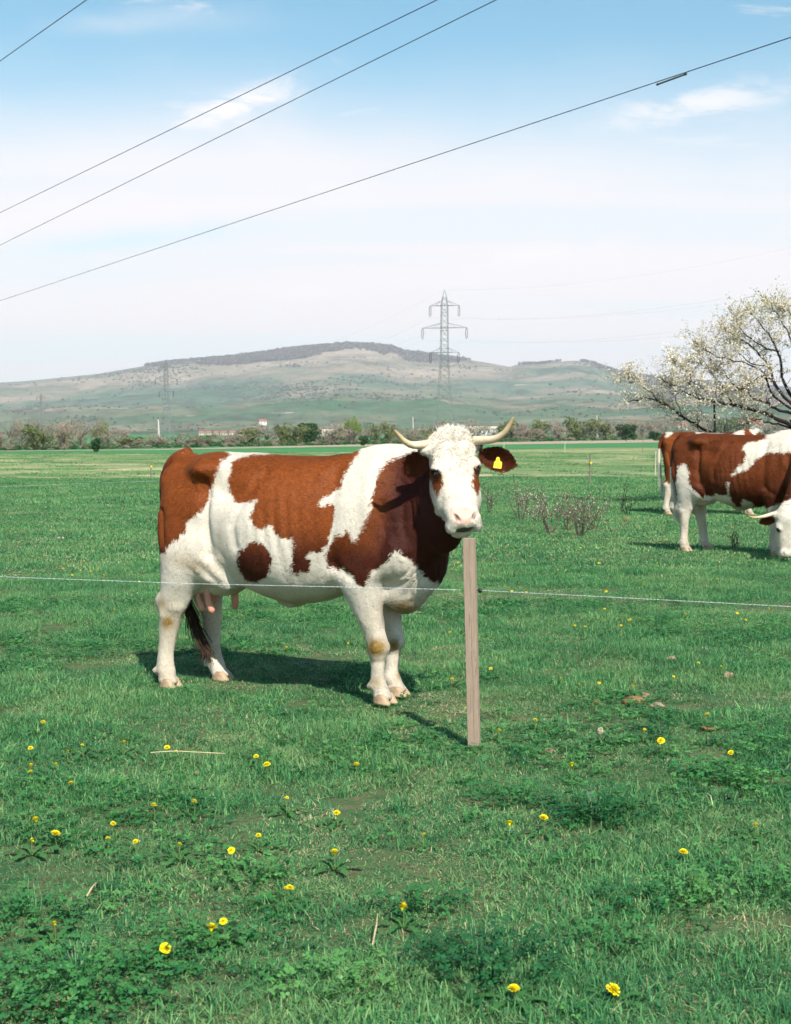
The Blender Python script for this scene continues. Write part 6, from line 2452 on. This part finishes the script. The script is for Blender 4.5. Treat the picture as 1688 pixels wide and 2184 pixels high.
# turf pieces: round patches of blades, laid over one another like shingles
SHORT = [tuft_me('turf_%02d' % i, i, 760, 0.20, 0.010, 0.036, 0.0031, 1.0, 0.22) for i in range(5)]
LUSH = [tuft_me('turf_%02d' % (5 + i), 40 + i, 620, 0.20, 0.020, 0.064, 0.0034, 0.85, 0.10) for i in range(4)]
DRY = [tuft_me('turf_%02d' % (9 + i), 70 + i, 760, 0.20, 0.008, 0.030, 0.0033, 1.7, 0.62) for i in range(4)]
WIDE = [tuft_me('turf_%02d' % (13 + i), 90 + i, 900, 0.75, 0.020, 0.052, 0.0085, 0.9, 0.20) for i in range(4)]
WIDED = [tuft_me('turf_%02d' % (17 + i), 95 + i, 760, 0.75, 0.012, 0.035, 0.0085, 1.5, 0.55) for i in range(3)]
TALL = [tuft_me('turf_%02d' % (20 + i), 150 + i, 40, 0.05, 0.05, 0.115, 0.0040, 0.6, 0.08) for i in range(4)]
tufts = SHORT + LUSH + DRY + WIDE + WIDED + TALL
X, Y, I, S = [], [], [], []
for y0, y1, dens in ((2.6, 6.0, 36), (6.0, 10.5, 33), (10.5, 17, 25)):
    x, y = band(y0, y1, dens)
    pn = patch_noise(x, y)
    r = rng.uniform(size=len(x))
    i = rng.integers(0, 5, len(x))
    i = np.where(r < np.clip(0.28 - pn * 1.6, 0.05, 0.9), rng.integers(5, 9, len(x)), i)
    r = rng.uniform(size=len(x))
    i = np.where(r < np.clip((pn - 0.09) * 2.8, 0, 0.75), rng.integers(9, 13, len(x)), i)
    X.append(x), Y.append(y), I.append(i), S.append(rng.uniform(0.8, 1.25, len(x)))
for y0, y1, dens, sc in ((16, 30, 3.8, 1.0), (30, 50, 2.0, 1.3), (50, 115, 0.20, 1.9)):
    x, y = band(y0, y1, dens, 2.0)
    pn = patch_noise(x * 0.6, y * 0.6)
    i = rng.integers(13, 17, len(x))
    i = np.where((pn > 0.10) & (rng.uniform(size=len(x)) < 0.45), rng.integers(17, 20, len(x)), i)
    X.append(x), Y.append(y), I.append(i), S.append(rng.uniform(0.75, 1.3, len(x)) * sc)
# taller ungrazed tufts in drifts
x, y = band(2.7, 20, 9)
tn = fbm(np.stack([x * 0.7, y * 0.8, 0 * x + 3], -1), 3, 91)
k = rng.uniform(size=len(x)) < np.clip((tn + 0.05) * 1.8, 0.05, 1)
x, y = x[k], y[k]
X.append(x), Y.append(y), I.append(rng.integers(20, 24, len(x))), S.append(rng.uniform(0.55, 1.05, len(x)))
X, Y, I, S = (np.concatenate(q) for q in (X, Y, I, S))
Z = ground_z(X, Y)
n = len(X)
scatter('grass', np.stack([X, Y, Z], -1), np.stack([rng.normal(0, 0.02, n), rng.normal(0, 0.02, n), rng.uniform(0, 6.283, n)], -1),
        np.stack([S, S, S * rng.uniform(0.8, 1.2, n)], -1), I, tufts, 'short uneven green pasture grass with dry straw in it', 'grass')
# low clover leaves mixed through the sward
x, y = band(2.7, 13, 110)
cn = fbm(np.stack([x * 0.8, y * 0.9, 0 * x + 5], -1), 3, 61)
k = rng.uniform(size=len(x)) < np.clip(cn * 2.2 + 0.05, 0.03, 1)
x, y = x[k], y[k]
n = len(x)
s = rng.uniform(0.7, 1.25, n)
scatter('clover_cover', np.stack([x, y, ground_z(x, y)], -1), np.stack([0 * x, 0 * x, rng.uniform(0, 6.283, n)], -1), np.stack([s, s, s], -1), rng.integers(0, 4, n),
        [clover_me('clover_sprig_%d' % i, 200 + i, 13, 0.06, 0.055, 0.014) for i in range(4)], 'low clover leaves growing through the grass', 'clover')
for q, (px, py, r, h, lab) in enumerate(CLUMPS):
    c = on_ground(px, py)
    o = empty('clover_clump', (c.x, c.y, float(ground_z(c.x, c.y))), q * 1.3)
    tag(o, lab, 'clover', 'clover clumps in the foreground')
    f = link('foliage', clover_me('clover_foliage', 300 + q, int(900 * r * r / 0.04 * 0.20), r * 1.1, h * 0.9, 0.0165), o)
    f['kind'] = 'stuff'

# dandelions
M_PETAL = simple('dandelion_petal', (0.92, 0.72, 0.008), 0.6, 0.12, 40, 0.2)
nd = Nodes('dandelion_stalk', 0.5, 0.3)
M_STALK = leafy(nd, (0.16, 0.24, 0.07), 0.2)
nd = Nodes('dandelion_leaf', 0.5, 0.3)
M_DLEAF = leafy(nd, (0.05, 0.16, 0.04), 0.25)


def flower_me(seed, closed=0.0):
    rnd = random.Random(seed)
    V, F = [], []
    for ring, (n, L, el) in enumerate(((20, 0.0185, 0.05), (18, 0.0170, 0.28), (15, 0.0145, 0.60), (12, 0.0115, 0.95), (8, 0.0085, 1.25))):
        for k in range(n):
            a = 6.283 * (k + rnd.uniform(-0.3, 0.3)) / n + ring * 0.2
            e = el + closed + rnd.gauss(0, 0.08)
            d = Vector((math.cos(a) * math.cos(e), math.sin(a) * math.cos(e), math.sin(e)))
            s = Vector((-math.sin(a), math.cos(a), 0)) * 0.0021
            b = Vector((0, 0, -0.002 + 0.0012 * ring))
            i = len(V)
            V.extend([b - s * 0.5, b + s * 0.5, b + d * L + s, b + d * L - s])
            F.append((i, i + 1, i + 2, i + 3))
    # calyx below
    i = len(V)
    for k in range(8):
        a = 6.283 * k / 8
        V.append(Vector((math.cos(a) * 0.0075, math.sin(a) * 0.0075, -0.001)))
    V.append(Vector((0, 0, -0.011)))
    for k in range(8):
        F.append((i + k, i + (k + 1) % 8, i + 8))
    return mesh('flower_head', V, F)


FLOWERS = [flower_me(1), flower_me(2, 0.10), flower_me(3, 0.28)]
for m in FLOWERS:
    m.materials.append(M_PETAL)
STALK = MB().tube([(0, 0, -0.01), (0.003, 0.001, 0.03), (0.002, -0.002, 0.065), (0, 0, 0.0995)], [0.0022, 0.002, 0.0018, 0.0018], 5).me('stem')
STALK.materials.append(M_STALK)
LV, LF = [], []
for k in range(6):
    a = 1.05 * k + 0.3
    d, s = Vector((math.cos(a), math.sin(a), 0)), Vector((-math.sin(a), math.cos(a), 0))
    prof = [(0.0, 0.003, 0.0), (0.03, 0.006, 0.022), (0.045, 0.013, 0.028), (0.055, 0.007, 0.031), (0.075, 0.017, 0.032), (0.085, 0.010, 0.031), (0.10, 0.014, 0.027), (0.12, 0.001, 0.018)]
    i = len(LV)
    for l, w, z in prof:
        LV += [d * l - s * w + Vector((0, 0, z)), d * l + s * w + Vector((0, 0, z))]
    for j in range(len(prof) - 1):
        LF.append((i + 2 * j, i + 2 * j + 1, i + 2 * j + 3, i + 2 * j + 2))
LEAVES = mesh('leaf_rosette', LV, LF)
LEAVES.materials.append(M_DLEAF)
DG = 'dandelions in flower across the pasture'
# the large near blooms, each told apart by its place
BLOOMS = [(93, 1555, 1.0, 'dandelion furthest up the left edge below the cow'), (66, 1609, 0.9, 'dandelion at the left edge under the topmost left one'), (67, 1642, 0.9, 'second dandelion down along the left edge'),
          (66, 1668, 0.9, 'ragged half closed dandelion third down the left edge'), (120, 1637, 0.8, 'small dandelion right of the left edge column'), (146, 1610, 0.6, 'tiny dandelion between two others near the left edge'),
          (176, 1601, 0.6, 'tiny dandelion left of the one below the hind legs'), (265, 1599, 0.9, 'dandelion below the hind hooves, left of the close pair'), (357, 1607, 1.0, 'upper left flower of the close dandelion pair'),
          (376, 1614, 0.8, 'lower right flower of the close dandelion pair'), (547, 1623, 0.9, 'dandelion at the right end of the pale fallen stalk'), (570, 1649, 1.15, 'bright dandelion just below the right end of the stalk'),
          (761, 1632, 1.0, 'dandelion midway between the front hooves and the post base'), (152, 1684, 0.9, 'flat dandelion low at left under the edge column'), (77, 1764, 1.15, 'round bright dandelion close to the left edge, lower half'),
          (119, 1792, 1.3, 'large bright dandelion beside the round one at left'), (70, 1811, 0.8, 'dim dandelion at the left edge under the two bright ones'), (329, 1734, 0.95, 'half closed dandelion left of its twin in the left meadow'),
          (415, 1731, 0.9, 'dandelion right of its twin in the left meadow'), (242, 1771, 0.8, 'flat dandelion above a small dim one at left'), (231, 1800, 0.7, 'small dim dandelion under a flat one at left'),
          (290, 1822, 0.75, 'flat dandelion left of the reddish bloom'), (384, 1831, 0.75, 'upright dandelion between two clover patches at left'), (494, 1846, 0.9, 'dandelion above the low clover clump left of centre'),
          (552, 1811, 0.75, 'tilted dandelion above the left centre clover'), (719, 1749, 0.95, 'dandelion left of centre above the middle foreground'), (613, 1726, 0.6, 'tiny flat dandelion left of centre'),
          (714, 1852, 1.1, 'bright dandelion in the middle of the foreground'), (619, 1917, 1.0, 'wide dandelion below the middle foreground one'), (860, 1975, 1.15, 'bright dandelion at the foot of the centre clover'),
          (477, 2000, 0.85, 'small dandelion behind the largest one at lower left'), (452, 2018, 1.35, 'largest dandelion at lower left, right of its neighbour'), (354, 2046, 1.2, 'lowest large dandelion at the left'),
          (117, 1996, 0.85, 'half closed dandelion over a dry patch at far left'), (1096, 2139, 1.2, 'dandelion at the bottom edge right of centre'), (1308, 2131, 1.45, 'largest yellow dandelion at the bottom right'),
          (1087, 1781, 1.15, 'left one of two bright dandelions below the tall clover'), (1160, 1773, 1.2, 'right one of two bright dandelions below the tall clover'), (1220, 1643, 1.0, 'dandelion above the tall clover clump'),
          (1410, 1597, 1.3, 'big round dandelion in the right half below the wire'), (1559, 1620, 1.05, 'tilted dandelion near the right edge beside bare soil'), (1458, 1827, 1.15, 'dandelion above the upright clover at lower right'),
          (1612, 1776, 0.9, 'dandelion on a bent stalk at the right edge'), (1142, 1541, 0.95, 'dandelion right of the post over a leafy tuft'), (1065, 1564, 0.9, 'dandelion just right of the foot of the post'),
          (1509, 1536, 1.0, 'dandelion above a brown clod at right'), (1047, 1440, 0.85, 'dandelion right of the lower post'), (1196, 1459, 0.7, 'left one of three small dandelions right of the post'),
          (1278, 1471, 0.7, 'middle one of three small dandelions right of the post'), (1352, 1478, 0.9, 'dandelion standing over the heap of brown dung'), (1463, 1326, 1.1, 'bright dandelion below the wire at right'),
          (1344, 1332, 1.1, 'paired dandelion below the wire right of the post'), (1548, 1332, 0.8, 'right one of two dim dandelions under the wire at right'), (1591, 1334, 0.8, 'dim dandelion near the right edge under the wire')]
SMALL = [(1282, 1570, 0.7), (1375, 1569, 0.6), (1538, 1428, 0.7), (1490, 1424, 0.7), (1437, 1457, 0.6), (638, 1402, 1.0), (612, 1388, 0.8), (743, 1383, 0.7), (960, 1354, 0.9), (655, 1293, 0.8),
         (245, 1307, 0.8), (206, 1212, 1.0), (180, 1203, 0.8), (168, 1205, 0.7), (150, 1207, 0.7), (138, 1206, 0.8), (136, 1219, 0.8), (194, 1216, 0.6), (172, 1218, 0.6), (155, 1229, 0.8), (194, 1224, 0.7), (222, 1228, 0.7),
         (298, 1247, 0.7), (436, 1430, 0.6), (1150, 1150, 1.1), (1181, 1152, 0.9), (1194, 1169, 0.8), (1239, 1173, 0.8), (1285, 1169, 0.7), (1311, 1170, 0.9), (1358, 1152, 0.8), (1422, 1150, 0.8), (1432, 1165, 0.7),
         (978, 1204, 0.9), (974, 1217, 0.9), (1277, 1208, 0.9), (1311, 1217, 0.9), (1207, 1224, 0.8), (1190, 1220, 0.7), (1092, 1270, 0.9), (1123, 1273, 0.8), (1201, 1277, 0.8), (1293, 1271, 1.1), (1372, 1262, 0.8),
         (1531, 1245, 0.8), (1560, 1243, 0.8), (1387, 1111, 1.0), (1402, 1204, 0.7), (1226, 1342, 0.9), (1248, 1347, 0.9), (1325, 1342, 0.8), (110, 1105, 0.8), (130, 1106, 0.8), (150, 1103, 0.8), (310, 1106, 0.8),
         (1573, 1311, 0.8), (1290, 1310, 0.8), (1640, 1300, 0.8), (905, 1800, 0.5), (610, 1935, 0.5), (1235, 1470, 0.6), (965, 1455, 0.8)]
ORD = ['first', 'second', 'third', 'fourth', 'fifth', 'sixth', 'seventh', 'eighth', 'ninth', 'tenth', 'eleventh', 'twelfth', 'thirteenth', 'fourteenth', 'fifteenth']


def small_zone(px, py):
    if px < 340:
        return 'small dandelions left of the cow above the wire' if py < 1232 else 'small dandelions left of the cow below the wire'
    if px < 900:
        return 'small dandelions under and before the cow'
    if py < 1180:
        return 'small dandelions below the thorn shrubs'
    if py < 1262:
        return 'small dandelions right of the post above the wire'
    if py < 1360:
        return 'small dandelions right of the post along the wire'
    return 'small dandelions right of the post below the wire'


zones = {}
for px, py, s_ in sorted(SMALL):
    zones.setdefault(small_zone(px, py), []).append((px, py, s_))
SMALL_L = [(px, py, s_, '%s from the left of the %s' % (ORD[i], z)) for z, l in zones.items() for i, (px, py, s_) in enumerate(l)]
rnd = random.Random(8)
for q, (px, py, s, lab) in enumerate(BLOOMS + SMALL_L):
    c = on_ground(px, py + (12 if py > 1500 else 5))
    o = empty('dandelion', (c.x, c.y, float(ground_z(c.x, c.y))), rnd.uniform(0, 6.28), 1.0)
    tag(o, lab, 'dandelion', DG)
    hgt = rnd.uniform(0.045, 0.075)
    far = c.y > 9.5
    st = link('stem', STALK, o)
    st.scale = (1, 1, hgt / 0.0995)
    h = link('flower_head', FLOWERS[rnd.choice((0, 0, 1, 1, 2))], o)
    h.location = (0, 0, hgt)
    fs = s * 0.82
    h.scale = (fs, fs, fs * rnd.uniform(0.8, 1.2))
    h.rotation_euler = (rnd.gauss(0, 0.28), rnd.gauss(0, 0.28), 0)
    if not far:
        l = link('leaf_rosette', LEAVES, o)
        l.scale = (rnd.uniform(0.6, 1.0),) * 3

# dung, clods, stones and fallen stalks
M_DUNG = simple('dry_dung', (0.20, 0.115, 0.055), 0.95, 0.45, 18, 0.1, 0.8)
M_CLOD = simple('pale_clod', (0.27, 0.19, 0.125), 0.95, 0.3, 20, 0.1, 0.6)
M_STONE = simple('pale_stone', (0.38, 0.33, 0.26), 0.85, 0.2, 15, 0.2, 0.4)
M_STRAW = simple('dry_straw', (0.52, 0.42, 0.24), 0.7, 0.2, 20, 0.2)


def blob_me(name, seed, rx, ry, rz, rough=0.35):
    bm = bmesh.new()
    bmesh.ops.create_icosphere(bm, subdivisions=3, radius=1.0)
    P = np.array([v.co[:] for v in bm.verts])
    d = 1 + rough * fbm(P * 2.3, 4, seed)
    for v, k in zip(bm.verts, d):
        v.co = Vector((v.co.x * rx * k, v.co.y * ry * k, v.co.z * rz * k))
    m = bpy.data.meshes.new(name)
    bm.to_mesh(m)
    bm.free()
    return m


LUMPS = [('dung_pat', 1350, 1494, 0.075, 0.06, 0.030, M_DUNG, 'brown crumbling cow dung beneath a dandelion right of the post', 'dung'),
         ('dung_pat', 1402, 1504, 0.050, 0.04, 0.022, M_CLOD, 'paler dung crumbs at the right of the brown heap', 'dung'),
         ('dung_pat', 1378, 1483, 0.035, 0.03, 0.018, M_CLOD, 'small dung piece behind the brown heap', 'dung'),
         ('dung_pat', 1272, 1493, 0.030, 0.02, 0.016, M_DUNG, 'small dark dung piece left of the brown heap', 'dung'),
         ('dung_pat', 1432, 1408, 0.042, 0.03, 0.022, M_CLOD, 'flat dung piece lying alone under the wire at right', 'dung'),
         ('dung_pat', 1553, 1437, 0.040, 0.035, 0.030, M_CLOD, 'knobbly dung lump near the right edge', 'dung'),
         ('dung_pat', 1511, 1554, 0.052, 0.03, 0.018, M_DUNG, 'mossy brown clod under a dandelion at right', 'clod'),
         ('stone', 1281, 1557, 0.022, 0.02, 0.024, M_STONE, 'pale stone standing in the grass right of the post', 'stone'),
         ('stone', 1526, 1549, 0.014, 0.012, 0.012, M_STONE, 'tiny pale stone beside the mossy clod', 'stone'),
         ('stone', 1173, 1596, 0.036, 0.03, 0.016, M_CLOD, 'flat reddish stone right of the foot of the post', 'stone'),
         ('stone', 1233, 1590, 0.030, 0.015, 0.008, M_STONE, 'flat whitish chip of stone right of the reddish one', 'stone'),
         ('stone', 130, 1143, 0.085, 0.03, 0.03, M_STONE, 'long pale stone lying in the grass at far left', 'stone'),
         ('dung_pat', 966, 1452, 0.045, 0.03, 0.012, M_CLOD, 'flat dry dung in front of the cow by the post', 'dung'),
         ('stone', 420, 1645, 0.020, 0.012, 0.010, M_CLOD, 'small pinkish stone below the fallen stalk', 'stone'),
         ('dung_pat', 1335, 1106, 0.10, 0.06, 0.05, M_DUNG, 'reddish brown dung lump left of the grazing cattle', 'dung')]
for q, (nm, px, py, rx, ry, rz_, mt, lab, ct) in enumerate(LUMPS):
    c = on_ground(px, py + 3)
    o = link(nm, blob_me(nm, 400 + q, rx, ry, rz_, 0.7 if nm == 'dung_pat' else 0.35), None, mt, True)
    o.location = (c.x, c.y, float(ground_z(c.x, c.y)) + rz_ * 0.15 + 0.008)
    o.rotation_euler = (0, 0, q * 0.9)
    o.scale = (0.85, 0.85, 0.85)
    tag(o, lab, ct)
a, b = on_ground(322, 1630), on_ground(482, 1630)
pts = [a.lerp(b, t) + Vector((0, 0.006 * math.sin(t * 7), 0.055 + 0.006 * math.sin(t * 4))) for t in np.linspace(0, 1, 9)]
o = MB().tube(pts, [0.0024] * 8 + [0.001], 5).build('dry_stalk', M_STRAW)
tag(o, 'long straight pale straw stalk lying on the grass below the hind legs', 'stalk')
for q, (x0, y0, x1, y1, lab) in enumerate(((795, 2050, 806, 1988, 'thin dry stalk standing left of the bottom centre dandelion'), (652, 1300, 680, 1285, 'forked dry twig lying in the grass beneath the cow'),
                                           (185, 1945, 206, 1920, 'dry twig on the bare patch at lower left'), (1520, 1742, 1508, 1722, 'pale dry leaf blade standing at right'))):
    a, b = on_ground(x0, y0), on_ground(x1, y1)
    pts = [a + Vector((0, 0, 0.05)), a.lerp(b, 0.5) + Vector((0.004, 0, 0.065)), b + Vector((0, 0, 0.06))]
    mb = MB().tube(pts, [0.003, 0.0026, 0.001], 5)
    if q == 1:
        mb.tube([pts[1], pts[1] + Vector((0.02, 0.05, 0.012))], [0.002, 0.001], 5)
    tag(mb.build('dry_stalk', M_STRAW), lab, 'stalk')
